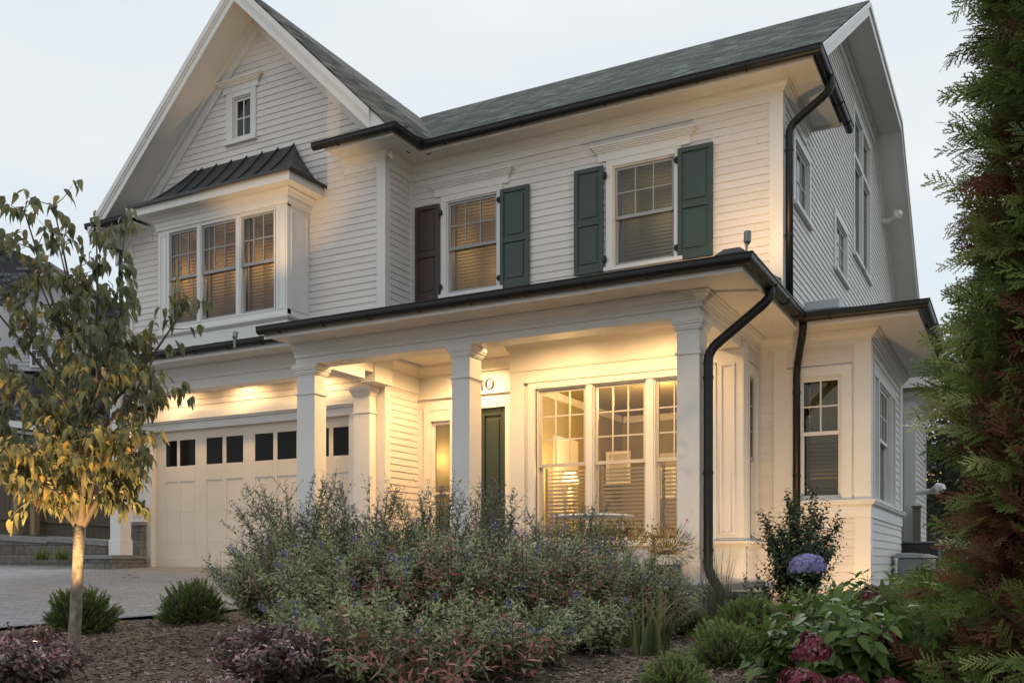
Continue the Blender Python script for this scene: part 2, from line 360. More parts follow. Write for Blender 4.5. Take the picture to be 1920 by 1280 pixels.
def window(parent, mp, a0, a1, z0, z1, split=None, nx=3, ny=2, ny2=1, nx2=1, casing=(0.11, 0.11, 0.06, 0.11), blinds=None, bm=None, sm=None, sill=True, co=0.035, box=True, inner=M_DARK, depth=0.5, label=None):
    b = MB(); l, r, bt, tp = casing
    if l: b.mbox(mp, a0 - l, a0, z0, z1 + tp, 0.0, co)
    if r: b.mbox(mp, a1, a1 + r, z0, z1 + tp, 0.0, co)
    if tp: b.mbox(mp, a0, a1, z1, z1 + tp, 0.0, co - 0.002)
    j = 0.025
    b.mbox(mp, a0, a0 + j, z0, z1, -0.13, 0.004); b.mbox(mp, a1 - j, a1, z0, z1, -0.13, 0.004)
    b.mbox(mp, a0 + j, a1 - j, z1 - j, z1, -0.13, 0.004); b.mbox(mp, a0 + j, a1 - j, z0, z0 + j, -0.13, 0.01)
    w = b.build('window', M_TRIM, parent, label)
    if sill:
        s = MB(); s.mbox(mp, a0 - l - 0.03, a1 + r + 0.03, z0 - bt, z0, -0.002, co + 0.05); s.build('sill', M_TRIM, w)
    if split is None: sash(w, mp, a0 + j, a1 - j, z0 + j, z1 - j, nx, ny, -0.03, m=sm)
    else:
        zs = z0 + (z1 - z0) * split
        sash(w, mp, a0 + j, a1 - j, zs - 0.025, z1 - j, nx, ny, -0.03, m=sm)
        sash(w, mp, a0 + j, a1 - j, z0 + j, zs + 0.025, nx2, ny2, -0.07, m=sm)
    if blinds: blind(w, mp, a0 + 0.06, a1 - 0.06, z0 + 0.05, z0 + (z1 - z0) * blinds[0], -0.2, tilt=blinds[1], m=bm)
    if box: room(w, mp, a0, a1, z0, z1, depth, inner, o=-0.132)
    return w
def headcap(win, mp, a0, a1, z, h=0.24, parent=None):
    """frieze and stepped crown over a window"""
    b = MB(); b.mbox(mp, a0 + 0.06, a1 - 0.06, z, z + h * 0.45, 0, 0.045)
    for k in range(4):
        d = 0.05 + 0.022 * k; b.mbox(mp, a0 + 0.07 - d + 0.03, a1 - 0.07 + d - 0.03, z + h * (0.45 + 0.11 * k), z + h * (0.45 + 0.11 * (k + 1)), 0, d)
    b.mbox(mp, a0 - 0.05, a1 + 0.05, z + h * 0.89, z + h, 0, 0.14)
    return b.build('header_cap', M_TRIM, win)
# ================================================================== THE HOUSE
Xr, Xg, Xl, Yg, Ym, Xb, Yk = -3.25, -10.11, -16.75, 14.15, 15.0, -1.97, 19.3
Xc, Yp, Yb, Ye = -3.61, 11.92, 14.02, 15.22
XP0 = -10.25
PF = -0.28                                                    # porch floor
house = thing('house', 'white clapboard two storey house with green shutters, lit front porch and black gutters', 'house', (-9.5, 14.5, -0.3))
F_m, F_g, F_e, F_b = front(Ym), front(Yg), front(Ye), front(Yb)
S_r, S_g, S_b, S_c = side(Xr), side(Xg), side(Xb), side(Xc)
# ---- wall cladding
AX, AZ, SL = -13.07, 10.98, 0.985                             # front gable: apex of the roof surface, slope
gl = lambda z: max(Xl, AX - (AZ - 0.42 - z) / SL); gr = lambda z: min(Xg, AX + (AZ - 0.42 - z) / SL)
hA = (-9.32, -8.25, 4.93, 6.64); hB = (-6.04, -4.95, 4.96, 6.65); hG = (-13.76, -13.28, 8.35, 9.19)
siding('siding', F_m, 4.2, 7.2, Xg, Xr, house, [hA, hB])
siding('siding', F_g, 4.0, 10.75, gl, gr, house, [hG, (-15.15, -11.83, 4.0, 6.9)])
siding('siding', S_g, 4.2, 7.2, Yg, Ym, house)
hs1, hs2, hs3 = (15.9, 17.1, 5.86, 6.92), (19.8, 21.2, 5.86, 6.92), (22.25, 24.7, 6.85, 10.05)
rk = lambda y: 7.5 + 0.64 * (y - 14.3) if y < 19.8 else (11.02 if y < 25.6 else 11.02 - 0.72 * (y - 25.6))
s_lo = lambda z: 15.0 if z < 7.75 else 14.3 + (z + 0.18 - 7.5) / 0.64
s_hi = lambda z: 30.2 if z < 7.75 else min(30.2, 25.6 + (11.02 - z - 0.18) / 0.72)
siding('siding', S_r, 3.6, 10.9, s_lo, s_hi, house, [hs1, hs2, hs3])
# lower walls
hT = (-7.0, -4.08, 0.33, 2.84)
siding('siding', F_m, PF - 0.1, 3.3, Xc, -3.36, house)
hbay = (-2.99, -2.35, 0.95, 2.83)
siding('siding', F_m, -0.5, 0.68, -3.17, Xb, house)
siding('siding', F_m, 0.9, 3.3, -3.17, Xb, house, [(-3.3, -2.21, 0.0, 2.965)])
hsb = [(15.42, 15.86, 0.98, 2.86), (15.98, 17.5, 0.98, 2.86), (17.62, 18.1, 0.98, 2.86)]
siding('siding', S_b, -0.5, 0.68, Ym, Yk, house)
siding('siding', S_b, 0.9, 3.3, Ym, Yk, house, hsb)
siding('siding', S_g, PF, 3.2, Yg, Ye, house)
b = MB(); b.box(Xg, Xg + .03, Yg - .03, Ye, 3.2, 3.72); b.build('frieze_board', M_TRIM, house)
siding('siding', S_c, PF, 3.3, 14.28, Ym, house, [(14.32, 14.93, 0.3, 2.95)])
siding('siding', F_g, 0.0, 3.7, Xl, Xg, house, [(-16.25, -10.75, -1, 2.95)])
# flat white panels: entry wall, living-room front, garage surround
p = MB()
p.quad((Xg, Ye, PF), (-9.9, Ye, PF), (-9.9, Ye, 3.72), (Xg, Ye, 3.72)); p.quad((-8.1, Ye, PF), (-7.47, Ye, PF), (-7.47, Ye, 3.72), (-8.1, Ye, 3.72))
p.quad((-9.9, Ye, 2.85), (-8.1, Ye, 2.85), (-8.1, Ye, 3.72), (-9.9, Ye, 3.72))
p.box(-9.95, -8.08, Ye - 0.035, Ye, 2.85, 2.98); p.box(Xg + .01, -7.47, Ye - 0.05, Ye, 3.08, 3.115)
p.build('entry_wall', M_TRIM, house)
p = MB()                                                      # living-room front
p.quad((-7.47, Yb, PF), (-7.0, Yb, PF), (-7.0, Yb, 3.72), (-7.47, Yb, 3.72)); p.quad((-4.08, Yb, PF), (Xc, Yb, PF), (Xc, Yb, 3.72), (-4.08, Yb, 3.72))
p.quad((-7.0, Yb, 2.84), (-4.08, Yb, 2.84), (-4.08, Yb, 3.72), (-7.0, Yb, 3.72)); p.quad((-7.0, Yb, PF), (-4.08, Yb, PF), (-4.08, Yb, 0.33), (-7.0, Yb, 0.33))
p.quad((-7.47, Yb, PF), (-7.47, Ye, PF), (-7.47, Ye, 3.72), (-7.47, Yb, 3.72)); p.quad((Xc, Yb, PF), (Xc, 14.3, PF), (Xc, 14.3, 3.72), (Xc, Yb, 3.72))
p.build('front_wall', M_TRIM, house)
t = MB()                                                      # its raised boards
t.box(-7.47, -7.2, Yb - 0.03, Yb, PF, 3.15); t.box(-7.47, Xc - .02, Yb - 0.04, Yb, 3.15, 3.7)
t.box(-7.2, -3.99, Yb - 0.024, Yb, 2.98, 3.15); t.box(-7.18, -4.0, Yb - 0.06, Yb - .024, 2.945, 2.98)
t.box(-7.12, -7.0, Yb - 0.05, Yb, 0.33, 2.945); t.box(-4.08, -3.99, Yb - 0.05, Yb, 0.33, 2.945); t.box(-7.0, -4.08, Yb - 0.045, Yb, 2.84, 2.945)
t.build('wall_trim', M_TRIM, house)
t = MB(); t.box(-3.99, Xc + .012, Yb - 0.03, Yb, 0.34, 3.26); t.box(-3.93, -3.90, Yb - 0.05, Yb - .03, 0.42, 2.95); t.box(-3.74, -3.71, Yb - 0.05, Yb - .03, 0.42, 2.95)
t.box(-3.90, -3.74, Yb - 0.05, Yb - .03, 2.92, 2.95); t.box(-3.90, -3.74, Yb - 0.05, Yb - .03, 0.42, 0.45)
t.box(Xc - .001, Xc + .03, Yb - .028, Yb + .25, 0.34, 3.26)
t.build('pilaster', M_TRIM, house)
t = MB(); t.sweep([(-4.02, Yb), (Xc, Yb), (Xc, Ym)], [(0, 0.25), (.03, .25), (.05, .27), (.09, .29), (.09, .33), (0, .33)]); t.build('window_sill_band', M_TRIM, house)
# ---- corner boards
def board(mp, a0, a1, z0, z1, o=0.03): b.mbox(mp, a0, a1, z0, z1, -0.02, o)
for cx0, cx1, cy0, cy1, z0, z1 in ((Xr - .18, Xr + .03, Ym - .03, Ym + .16, 3.55, 7.2), (Xg - .16, Xg + .03, Yg - .03, Yg + .14, 4.0, 7.2),
                                   (Xr - .12, Xr + .09, Ym - .03, Ym - .001, -0.5, 3.3), (Xb - .21, Xb + .03, Ym - .03, Ym + .2, 0.9, 3.3), (Xb - .21, Xb + .028, Ym - .028, Ym + .17, -0.6, 0.68),
                                   (Xb - .1, Xb + .03, Yk - .35, Yk + .02, 0.9, 3.3), (Xg - .16, Xg + .03, Yg - .03, Yg + .14, PF, 3.3), (Xg + .001, Xg + .04, Ym - .04, Ym - .001, 4.2, 7.2)):
    b = MB(); b.box(cx0, cx1, cy0, cy1, z0, z1); b.build('corner_board', M_TRIM, house, bevel=0.004)
b = MB(); b.box(Xl - .03, Xl + .16, Yg - .03, Yg + .1, 0.0, 7.0); b.build('corner_board', M_TRIM, house, bevel=0.004)
# ---- eaves: frieze, crown, soffit, fascia, gutter
def eave(path, z_s, o_f, z_f0, z_top, fr, cz, ends=True, name=''):
    b = MB(); b.sweep(path, [(0, fr), (.032, fr), (.032, cz + .01), (0, cz + .01)]); b.build('frieze_board', M_TRIM, house)
    b = MB(); b.sweep(path, [(0, cz), (.05, cz), (.055, cz + .03), (.075, cz + .035), (.085, cz + .06), (.12, cz + .09), (.125, cz + .11), (.15, cz + .115), (.15, z_s + .002), (0, z_s + .002)]); b.build('crown_molding', M_TRIM, house)
    b = MB(); b.sweep(path, [(0, z_s), (o_f - .005, z_s), (o_f - .005, z_s + .03), (0, z_s + .03)]); b.build('soffit', M_TRIM, house)
    b = MB(); b.sweep(path, [(o_f - .02, z_f0), (o_f, z_f0), (o_f, z_top - .02), (o_f - .02, z_top - .02)]); b.build('fascia', M_TRIM, house)
def gutter(path, o_f, z_top, r=0.068, step=0.8, endcaps=True):
    oc = o_f + r + .006
    prof = [(oc - r, z_top)] + [(oc + r * math.cos(a), z_top - .03 + r * math.sin(a)) for a in [math.pi + math.pi * k / 10 for k in range(11)]] + [(oc + r, z_top), (oc + r + .012, z_top + .004), (oc + r + .012, z_top + .016), (oc + r - .006, z_top + .016), (oc + r - .008, z_top - .012), (oc - r + .008, z_top - .012)]
    b = MB(); b.sweep(path, prof); g = b.build('gutter', M_BLACK, house, smooth=False)
    # strap brackets
    pts = [Vector(p) for p in path]
    for k in range(len(pts) - 1):
        d = pts[k + 1] - pts[k]; L = d.length; d = d.normalized(); w = Vector((d.y, -d.x)); m = max(1, round(L / step))
        for i in range(m):
            c = pts[k] + d * (L * (i + .5) / m)
            arc = [Vector((*(c + w * (oc + (r + .007) * math.cos(a))), z_top - .03 + (r + .007) * math.sin(a))) for a in [math.pi * 1.02 + math.pi * .96 * j / 9 for j in range(10)]]
            bb = MB(); bb.tube(arc, 0.009, 5); bb.build('bracket', M_BLACK, g)
    return g
up = [(-11.0, Yg), (Xg, Yg), (Xg, Ym), (Xr, Ym), (Xr, 16.85)]
eave(up, 7.40, .58, 7.36, 7.52, 7.14, 7.27)
gutter([(-11.2, Yg), (Xg, Yg), (Xg, Ym), (Xr, Ym), (Xr, 17.3)], .585, 7.49)
lo_ = [(XP0 + .02, 12.6), (XP0, Yp), (Xc, Yp), (Xc, Ym), (Xb, Ym), (Xb, Yk)]
lo_ = [(XP0, Yp), (Xc, Yp), (Xc, Ym), (Xb, Ym), (Xb, Yk)]
eave(lo_, 3.47, .735, 3.43, 3.61, 3.27, 3.33)
gutter([(XP0 - .03, Yp)] + lo_[1:], .74, 3.58, r=.07)
pent = [(Xl + .1, 13.3), (XP0 - .05, 13.3)]
eave(pent, 3.74, .72, 3.70, 3.9, 3.5, 3.58)
gutter(pent, .725, 3.86)
# beams and ceilings
def beam(x0, x1, y0, y1, z0, z1):
    b = MB(); b.box(x0, x1, y0, y1, z0, z1); b.build('porch_beam', M_TRIM, house, bevel=0.006)
beam(XP0, Xc, Yp, Yp + .34, 3.16, 3.46)
b = MB(); b.box(XP0 + .3, Xc - .3, Yp + .2, Yp + .342, 3.46, 3.7); b.box(Xc - .342, Xc - .2, Yp + .342, Yb - .05, 3.458, 3.7); b.box(XP0 + .2, XP0 + .342, Yp + .342, 13.298, 3.458, 3.7); b.build('porch_beam', M_TRIM, house)
beam(Xc - .34, Xc - .001, Yp + .342, Yb - .05, 3.162, 3.458); beam(XP0 + .001, XP0 + .34, Yp + .342, 13.298, 3.162, 3.458)
beam(Xl + .1, XP0 + .3, 13.3, 13.6, 3.32, 3.735); beam(XP0 + .02, XP0 + .33, 13.602, Yg - .03, 3.165, 3.45)
b = MB(); b.box(XP0 + .34, Xc - .34, Yp + .34, Ye, 3.70, 3.72); b.build('porch_ceiling', M_CEIL, house)
b = MB(); b.box(Xl, Xg + .2, 13.6, Yg, 3.66, 3.69); b.build('garage_porch_ceiling', M_CEIL, house)
b = MB(); b.sweep([(XP0 + .34, Yg - .5), (XP0 + .34, Yg), (Xg, Yg), (Xg, Ye), (-7.47, Ye), (-7.47, Yb), (Xc - .3, Yb)][2:], [(0, 3.5), (.045, 3.5), (.05, 3.54), (.09, 3.6), (.13, 3.65), (.14, 3.698), (0, 3.698)]); b.build('ceiling_crown', M_CEIL, house)
b = MB(); b.box(XP0 + .02, XP0 + .33, 13.6, Yg - .001, 3.452, 3.71); b.build('porch_beam', M_TRIM, house)
# columns
def column(x0, x1, y0, y1, z0, z1, cap=True):
    cx, cy = (x0 + x1) / 2, (y0 + y1) / 2
    b = MB(); b.box(x0, x1, y0, y1, z0, z1 - .19); c = b.build('column', M_TRIM, house, bevel=0.006)
    hw, hd = (x1 - x0) / 2, (y1 - y0) / 2
    b = MB()
    for d, za, zb in ((.0, .19, .155), (.02, .155, .13), (.032, .13, .09), (.05, .09, .06), (.06, .06, .0)): b.box(cx - hw - d, cx + hw + d, cy - hd - d, cy + hd + d, z1 - za, z1 - zb)
    b.build('capital', M_TRIM, c)
    b = MB(); b.box(cx - hw - .022, cx + hw + .022, cy - hd - .022, cy + hd + .022, z1 - .475, z1 - .445); b.build('neck_ring', M_TRIM, c)
    b = MB(); b.box(cx - hw - .02, cx + hw + .02, cy - hd - .02, cy + hd + .02, z0, z0 + .3); b.box(cx - hw - .012, cx + hw + .012, cy - hd - .012, cy + hd + .012, z0 + .3, z0 + .325); b.build('column_base', M_TRIM, c, bevel=.004)
column(-3.92, -3.62, Yp + .01, Yp + .36, PF, 3.158); column(-7.33, -7.03, Yp + .01, Yp + .36, PF, 3.158); column(XP0 + .01, -9.88, Yp + .01, Yp + .3, PF, 3.158)
column(-16.32, -16.02, 13.33, 13.6, 0.16, 3.318); column(-10.62, -10.26, Yg - .25, Yg - .03, PF, 3.16)
# ---- windows
wa = window(house, F_m, *hA, split=.49, blinds=(1.0, 0.65), bm=mat('tan_blind_slats', (0.3, 0.2, 0.09), .6), inner=M_ROOM, depth=1.2)
headcap(wa, F_m, -9.62, -7.95, 6.64 + .11, .25)
wb = window(house, F_m, *hB, split=.49, blinds=(1.0, 0.55), bm=mat('grey_blind_slats', (0.36, 0.37, 0.36), .5), depth=1.2, inner=M_ROOM)
lamp('room_lamp', 'POINT', (-5.5, 15.9, 6.2), 3.0, col=(1, .8, .6), size=.2)
headcap(wb, F_m, -6.36, -4.63, 6.65 + .11, .25)
wg = window(house, F_g, *hG, nx=2, ny=2, casing=(.16, .13, .09, .1), sm=M_TRIM, inner=mat('pale_attic_wall', (.3, .32, .31), .8), depth=.35)
headcap(wg, F_g, -14.06, -13.02, 9.29, .22)
PAL = mat('pale_sky_reflection', (.62, .63, .62), .8); w1 = window(house, S_r, *hs1, nx=3, ny=2, sm=M_TRIM, inner=PAL, depth=.12); w2 = window(house, S_r, *hs2, nx=3, ny=3, sm=M_TRIM, inner=PAL, depth=.12)  # pale backing close behind the panes: bright sky reflection put in as colour
ym = (hs3[0] + hs3[1]) / 2
for a0, a1, c in ((hs3[0], ym - .05, (.12, .05, .07, .14)), (ym + .05, hs3[1], (.05, .12, .07, .14))):
    window(house, S_r, a0, a1, 6.85, 9.0, nx=1, ny=1, casing=(c[0], c[1], .07, .1), sm=M_TRIM)
    window(house, S_r, a0, a1, 9.1, 10.05, nx=1, ny=1, casing=(c[0], c[1], .07, .14), sm=M_TRIM, sill=False)
# living-room triple window
LR = MB()
for f in ([(-7.44, 19, -.2), (-3.7, 19, -.2), (-3.7, 19, 3.1), (-7.44, 19, 3.1)], [(-7.44, Yb + .14, -.2), (-7.44, 19, -.2), (-7.44, 19, 3.1), (-7.44, Yb + .14, 3.1)],
          [(-3.7, Yb + .14, -.2), (-3.7, 19, -.2), (-3.7, 19, 3.1), (-3.7, Yb + .14, 3.1)], [(-7.44, Yb + .14, 3.1), (-3.7, Yb + .14, 3.1), (-3.7, 19, 3.1), (-7.44, 19, 3.1)],
          [(-7.44, Yb + .14, -.2), (-7.02, Yb + .14, -.2), (-7.02, Yb + .14, 3.1), (-7.44, Yb + .14, 3.1)], [(-4.06, Yb + .14, -.2), (-3.7, Yb + .14, -.2), (-3.7, Yb + .14, 3.1), (-4.06, Yb + .14, 3.1)],
          [(-7.02, Yb + .14, 2.87), (-4.06, Yb + .14, 2.87), (-4.06, Yb + .14, 3.1), (-7.02, Yb + .14, 3.1)], [(-7.02, Yb + .14, -.2), (-4.06, Yb + .14, -.2), (-4.06, Yb + .14, .31), (-7.02, Yb + .14, .31)]): LR.quad(*f)
LR.build('living_room', M_ROOM, house)
b = MB(); b.box(-7.44, -3.7, Yb + .15, 19, -.24, -.2); b.build('room_floor', M_FLOOR, house)
b = MB()
for x0, x1, zt in ((-6.75, -5.75, 2.15), (-5.2, -4.3, 2.15)):
    b.box(x0 - .12, x0, 18.95, 18.998, -.2, zt + .12); b.box(x1, x1 + .12, 18.95, 18.998, -.2, zt + .12); b.box(x0, x1, 18.95, 18.998, zt, zt + .12)
b.box(-7.438, -7.4, Yb + .16, 18.9, 2.95, 3.09); b.box(-7.39, -3.75, 18.93, 18.99, 2.95, 3.09)
b.box(-7.438, -7.39, 15.6, 16.6, -.2, 2.3)
b.build('interior_trim', M_CEIL, house)
b = MB(); b.box(-6.75, -5.75, 18.97, 18.999, -.2, 2.15); b.build('interior_door', mat('cream_door', (.5, .43, .3), .5), house)
for x, z, s in ((-7.05, 1.9, .32), (-6.1, 1.55, .3), (-5.45, 2.5, .2)):
    b = MB(); ring(b, front(17.8 if s > .25 else 18.9), x - s * .8, x + s * .8, z - s, z + s, .06, 0, .03); b.build('picture_frame', M_CEIL, house)
    b = MB(); y = (17.8 if s > .25 else 18.9); b.quad((x - s * .78, y - .01, z - s * .98), (x + s * .78, y - .01, z - s * .98), (x + s * .78, y - .01, z + s * .98), (x - s * .78, y - .01, z + s * .98)); b.build('picture', mat('picture_paper', (.45, .42, .34), .7), house)
for a0, a1 in ((-6.98, -6.09), (-5.99, -5.08), (-4.97, -4.1)):
    wt = window(house, F_b, a0, a1, 0.33, 2.84, split=.5, nx=3, ny=3, casing=(0, 0, .06, 0), sill=False, blinds=(.49, 0.75), box=False, sm=mat('warm_grey_sash', (0.5, 0.47, 0.42), .4))
b = MB()
for x0, x1 in ((-6.09, -5.99), (-5.08, -4.97)): b.mbox(F_b, x0, x1, .33, 2.84, -.13, .03)
b.mbox(F_b, -7.1, -4.0, .26, .33, -.01, .08); b.build('window_mullion', M_TRIM, house)
# bay window front, bay side windows, narrow side window
window(house, F_m, *hbay, split=.54, nx=2, ny=2, casing=(.2, .14, .06, .14), blinds=(.5, .4), sm=M_TRIM, inner=M_ROOM, depth=1.4, bm=thin_slat(mat('dim_blind_slats', (.3, .24, .13), .6)))
for i, h in enumerate(hsb): window(house, S_b, *h, split=.54, nx=(2, 4, 2)[i], ny=2, casing=(.08, .05, .06, .1), sm=M_TRIM, inner=M_ROOM, depth=.8)
window(house, S_c, 14.37, 14.87, .33, 2.87, split=.5, nx=2, ny=3, casing=(.06, .08, .05, .12), co=.03, depth=.05)
# water-table cap of the bay and base board
b = MB(); b.sweep([(-3.16, Ym), (Xb, Ym), (Xb, Yk)], [(0, .68), (.032, .68), (.032, .84), (.05, .86), (.08, .88), (.085, .91), (.1, .915), (.1, .94), (0, .955)]); b.build('water_table', M_TRIM, house)
b = MB(); b.sweep([(-3.35, Ym), (Xb, Ym), (Xb, Yk)], [(0, -.8), (.035, -.8), (.035, -.5), (.05, -.49), (0, -.46)]); b.build('base_board', M_TRIM, house)
# ---- box bay over the garage
B0, B1, By = -15.15, -11.83, 13.52
F_x = front(By); bx = [(B0, Yg), (B0, By), (B1, By), (B1, Yg)]
b = MB()
for p0, p1 in zip(bx, bx[1:]):
    pass
b.box(B0, -14.88, By, By + .1, 4.54, 6.58); b.box(-12.1, B1, By, By + .1, 4.54, 6.58); b.box(B0, B1, By + .001, By + .1, 6.545, 6.95); b.box(B0, B1, By + .001, By + .1, 4.1, 4.66)
b.box(B0, B0 + .08, By + .1, Yg, 4.1, 6.95); b.box(B1 - .08, B1, By + .1, Yg, 4.1, 6.95)
b.build('bay_wall', M_TRIM, house)
b = MB(); b.sweep(bx, [(0, 4.12), (.02, 4.12), (.02, 4.44), (.05, 4.47), (.075, 4.5), (.075, 4.54), (0, 4.56)]); b.build('bay_skirt', M_TRIM, house)
b = MB(); ring(b, F_x, -12.06, -11.87, 4.66, 6.5, .03, 0, .012); ring(b, side(B1), By + .1, Yg - .06, 4.66, 6.5, .045, 0, .014); ring(b, F_x, -15.11, -14.93, 4.66, 6.5, .03, 0, .012); b.build('bay_panel', M_TRIM, house)
b = MB(); b.sweep(bx, [(0, 6.58), (.03, 6.58), (.035, 6.63), (.05, 6.65), (.05, 6.72), (.08, 6.74), (.1, 6.78), (.15, 6.8), (.15, 6.831), (0, 6.831)]); b.build('bay_crown', M_TRIM, house)
b = MB(); b.sweep(bx, [(0, 6.83), (.35, 6.83), (.35, 7.0), (0, 7.0)]); b.build('bay_fascia', M_TRIM, house)
mb_br = thin_slat(mat('brown_blind_slats', (0.3, 0.19, 0.09), .6))
for a0, a1 in ((-14.88, -14.07), (-14.0, -13.06), (-12.98, -12.12)):
    window(house, F_x, a0, a1, 4.66, 6.54, split=.5, nx=3, ny=2, casing=(0, 0, .06, 0), sill=False, blinds=(1.0, .7), bm=mb_br, inner=M_ROOM, depth=.5)
b = MB()
for x0, x1 in ((-14.07, -14.0), (-13.06, -12.98)): b.mbox(F_x, x0, x1, 4.66, 6.545, -.1, .02)
b.build('window_mullion', M_TRIM, house)
# concave standing-seam roof of the box bay
def flare(u): return 1 - (1 - u) ** 1.0
rows = []
ex0, ex1, ey = B0 - .4, B1 + .4, By - .4
N = 10
for k in range(N + 1):
    u = k / N; ins = 0.82 * u; z = 7.0 + .97 * u ** 1.4
    rows.append((ex0 + ins * .95, ex1 - ins * .95, ey + (Yg - ey) * u, z))
b = MB()
for r0, r1 in zip(rows, rows[1:]):
    b.quad((r0[0], r0[2], r0[3]), (r0[1], r0[2], r0[3]), (r1[1], r1[2], r1[3]), (r1[0], r1[2], r1[3]))
    b.quad((r0[1], r0[2], r0[3]), (r0[1], Yg, r0[3]), (r1[1], Yg, r1[3]), (r1[1], r1[2], r1[3])); b.quad((r0[0], r0[2], r0[3]), (r0[0], Yg, r0[3]), (r1[0], Yg, r1[3]), (r1[0], r1[2], r1[3]))
b.sweep([(ex0, Yg), (ex0, ey), (ex1, ey), (ex1, Yg)], [(-.02, 6.995), (.02, 6.97), (.02, 7.03), (-.02, 7.03)])
br_ = b.build('bay_roof', M_SEAM, house)
b = MB()
for i in range(7):
    x = -14.6 + i * .40
    b.tube([(min(max(x, r[0]), r[1]), r[2] - .01, r[3] + .012) for r in rows], .014, 5)
b.tube([(r[1], r[2], r[3] + .01) for r in rows], .016, 5); b.tube([(r[0], r[2], r[3] + .01) for r in rows], .016, 5)
b.build('standing_seam', M_SEAM, br_)
# ---- shutters
def shutter(a0, a1, z0, z1, hinge, m=M_GREEN, label=None):
    b = MB(); o0, o1 = .04, .075
    b.mbox(F_m, a0, a1, z0, z1, o0, o0 + .012); ring(b, F_m, a0, a1, z0, z1, (.075, .075, .13, .08), o0 + .012, o1)
    zm = z0 + (z1 - z0) * .48; b.mbox(F_m, a0 + .075, a1 - .075, zm - .05, zm + .05, o0 + .012, o1)
    for q0, q1 in ((z0 + .13, zm - .05), (zm + .05, z1 - .08)):
        b.mbox(F_m, a0 + .115, a1 - .115, q0 + .04, q1 - .04, o0 + .012, o1 - .008)
    s = b.build('shutter', m, house, label, bevel=.006)
    for z in (z0 + .16, z1 - .22):
        h = MB(); x = a1 if hinge > 0 else a0; h.mbox(F_m, min(x, x + hinge * .05), max(x, x + hinge * .05), z, z + .09, .036, .085); h.mbox(F_m, min(x + hinge * .02, x + hinge * .06), max(x + hinge * .02, x + hinge * .06), z + .02, z + .06, .05, .1)
        h.build('hinge', M_BLACK, s)
shutter(-9.98, -9.45, 4.87, 6.62, 1, M_MAROON_P, 'dark shutter with a maroon brown colour cast painted in'); shutter(-8.17, -7.59, 4.87, 6.64, -1); shutter(-6.73, -6.19, 4.9, 6.69, 1); shutter(-4.89, -4.31, 4.9, 6.70, -1)
# ---- garage door
F_d = front(14.24)
gz0, gz1 = -0.10, 2.72
gd = MB(); gd.mbox(F_d, -16.02, -10.88, gz0, gz1, -.05, 0)
doorcol = mat('cream_garage_door', (0.68, 0.61, 0.52), .5, vary=(.8, 1.0, (.63, .555, .465)))
prs = [((-15.69, -15.4), (-15.32, -14.88)), ((-14.57, -14.13), (-14.03, -13.58)), ((-13.27, -12.8), (-12.7, -12.22)), ((-11.86, -11.44), (-11.34, -10.92))]
prs[0] = ((-15.72, -15.4), (-15.32, -14.88))
wins = [(a, b_) for pr_ in prs for a, b_ in pr_]
gdo = MB()
xs = [-16.02] + [v for w in wins for v in w] + [-10.88]
for i in range(0, len(xs), 2): gdo.mbox(F_d, xs[i], xs[i + 1], gz0, gz1, 0, .014)
for a, c in wins:
    gdo.mbox(F_d, a, c, 2.53, gz1, 0, .0135); gdo.mbox(F_d, a, c, 1.68, 2.0, 0, .0135); gdo.mbox(F_d, a, c, gz0, .12, 0, .0135)
door = gd.build('garage_door', doorcol, house)
gdo.build('door_stile', doorcol, door, bevel=.005)
for z in (.42, 1.05):
    b = MB(); b.mbox(F_d, -16.0, -10.9, z - .004, z, 0, .002); b.build('panel_joint', mat('joint_shadow_gap', (.4, .36, .3), .8), door)
M_GPANE = mat('dark_garage_glass', (.004, .004, .0045), .06, spec=.12)
for a, c in wins:
    b = MB(); b.mbox(F_d, a, c, 2.0, 2.53, .001, .004); b.build('pane', M_GPANE, door)
b = MB(); b.mbox(F_d, -16.02, -10.88, gz0 - .02, gz0 + .015, .0, .03); b.build('door_seal', M_DARK, door)
b = MB(); b.box(-16.25, -16.02, Yg - .045, 14.3, -.15, 2.75); b.box(-10.88, -10.66, Yg - .045, 14.3, -.15, 2.75)
b.box(-16.3, -10.64, Yg - .05, 14.3, 2.72, 2.9); b.box(-16.3, -10.64, Yg - .12, Yg - .05, 2.865, 2.9); b.box(-16.33, -10.62, Yg - .17, Yg - .0, 2.9, 2.99); b.box(-16.3, -10.64, Yg - .1, Yg, 2.99, 3.06)
b.build('garage_door_casing', M_TRIM, house)
# ---- entry door, sidelight, house number
b = MB(); b.mbox(F_e, -9.22, -8.2, PF, 2.83, -.12, -.07); ring(b, F_e, -9.22, -8.2, PF, 2.83, (.12, .12, .3, .14), -.07, -.035); b.mbox(F_e, -8.75, -8.67, PF + .3, 2.69, -.07, -.036)
for x0, x1 in ((-9.1, -8.75), (-8.67, -8.32)):
    for z0, z1 in ((.05, .95), (1.05, 2.66)): b.mbox(F_e, x0 + .05, x1 - .05, z0 + .03, z1 - .03, -.07, -.05)
fd = b.build('front_door', M_DOOR, house, bevel=.006)
b = MB(); b.lathe((-8.33, Ye - .02, .78), [(0, -.03), (.03, -.02), (.034, 0), (.03, .02), (0, .03)], 14); b.build('door_handle', M_CHROME, fd)
b = MB()
for x0, x1 in ((-9.94, -9.8), (-9.36, -9.24), (-8.2, -8.08)): b.mbox(F_e, x0, x1, PF, 2.86, -.12, .04)
b.mbox(F_e, -9.8, -9.36, 2.66, 2.86, -.12, .035); b.mbox(F_e, -9.24, -8.2, 2.83, 2.862, -.12, .036); b.build('door_frame', M_TRIM, house)
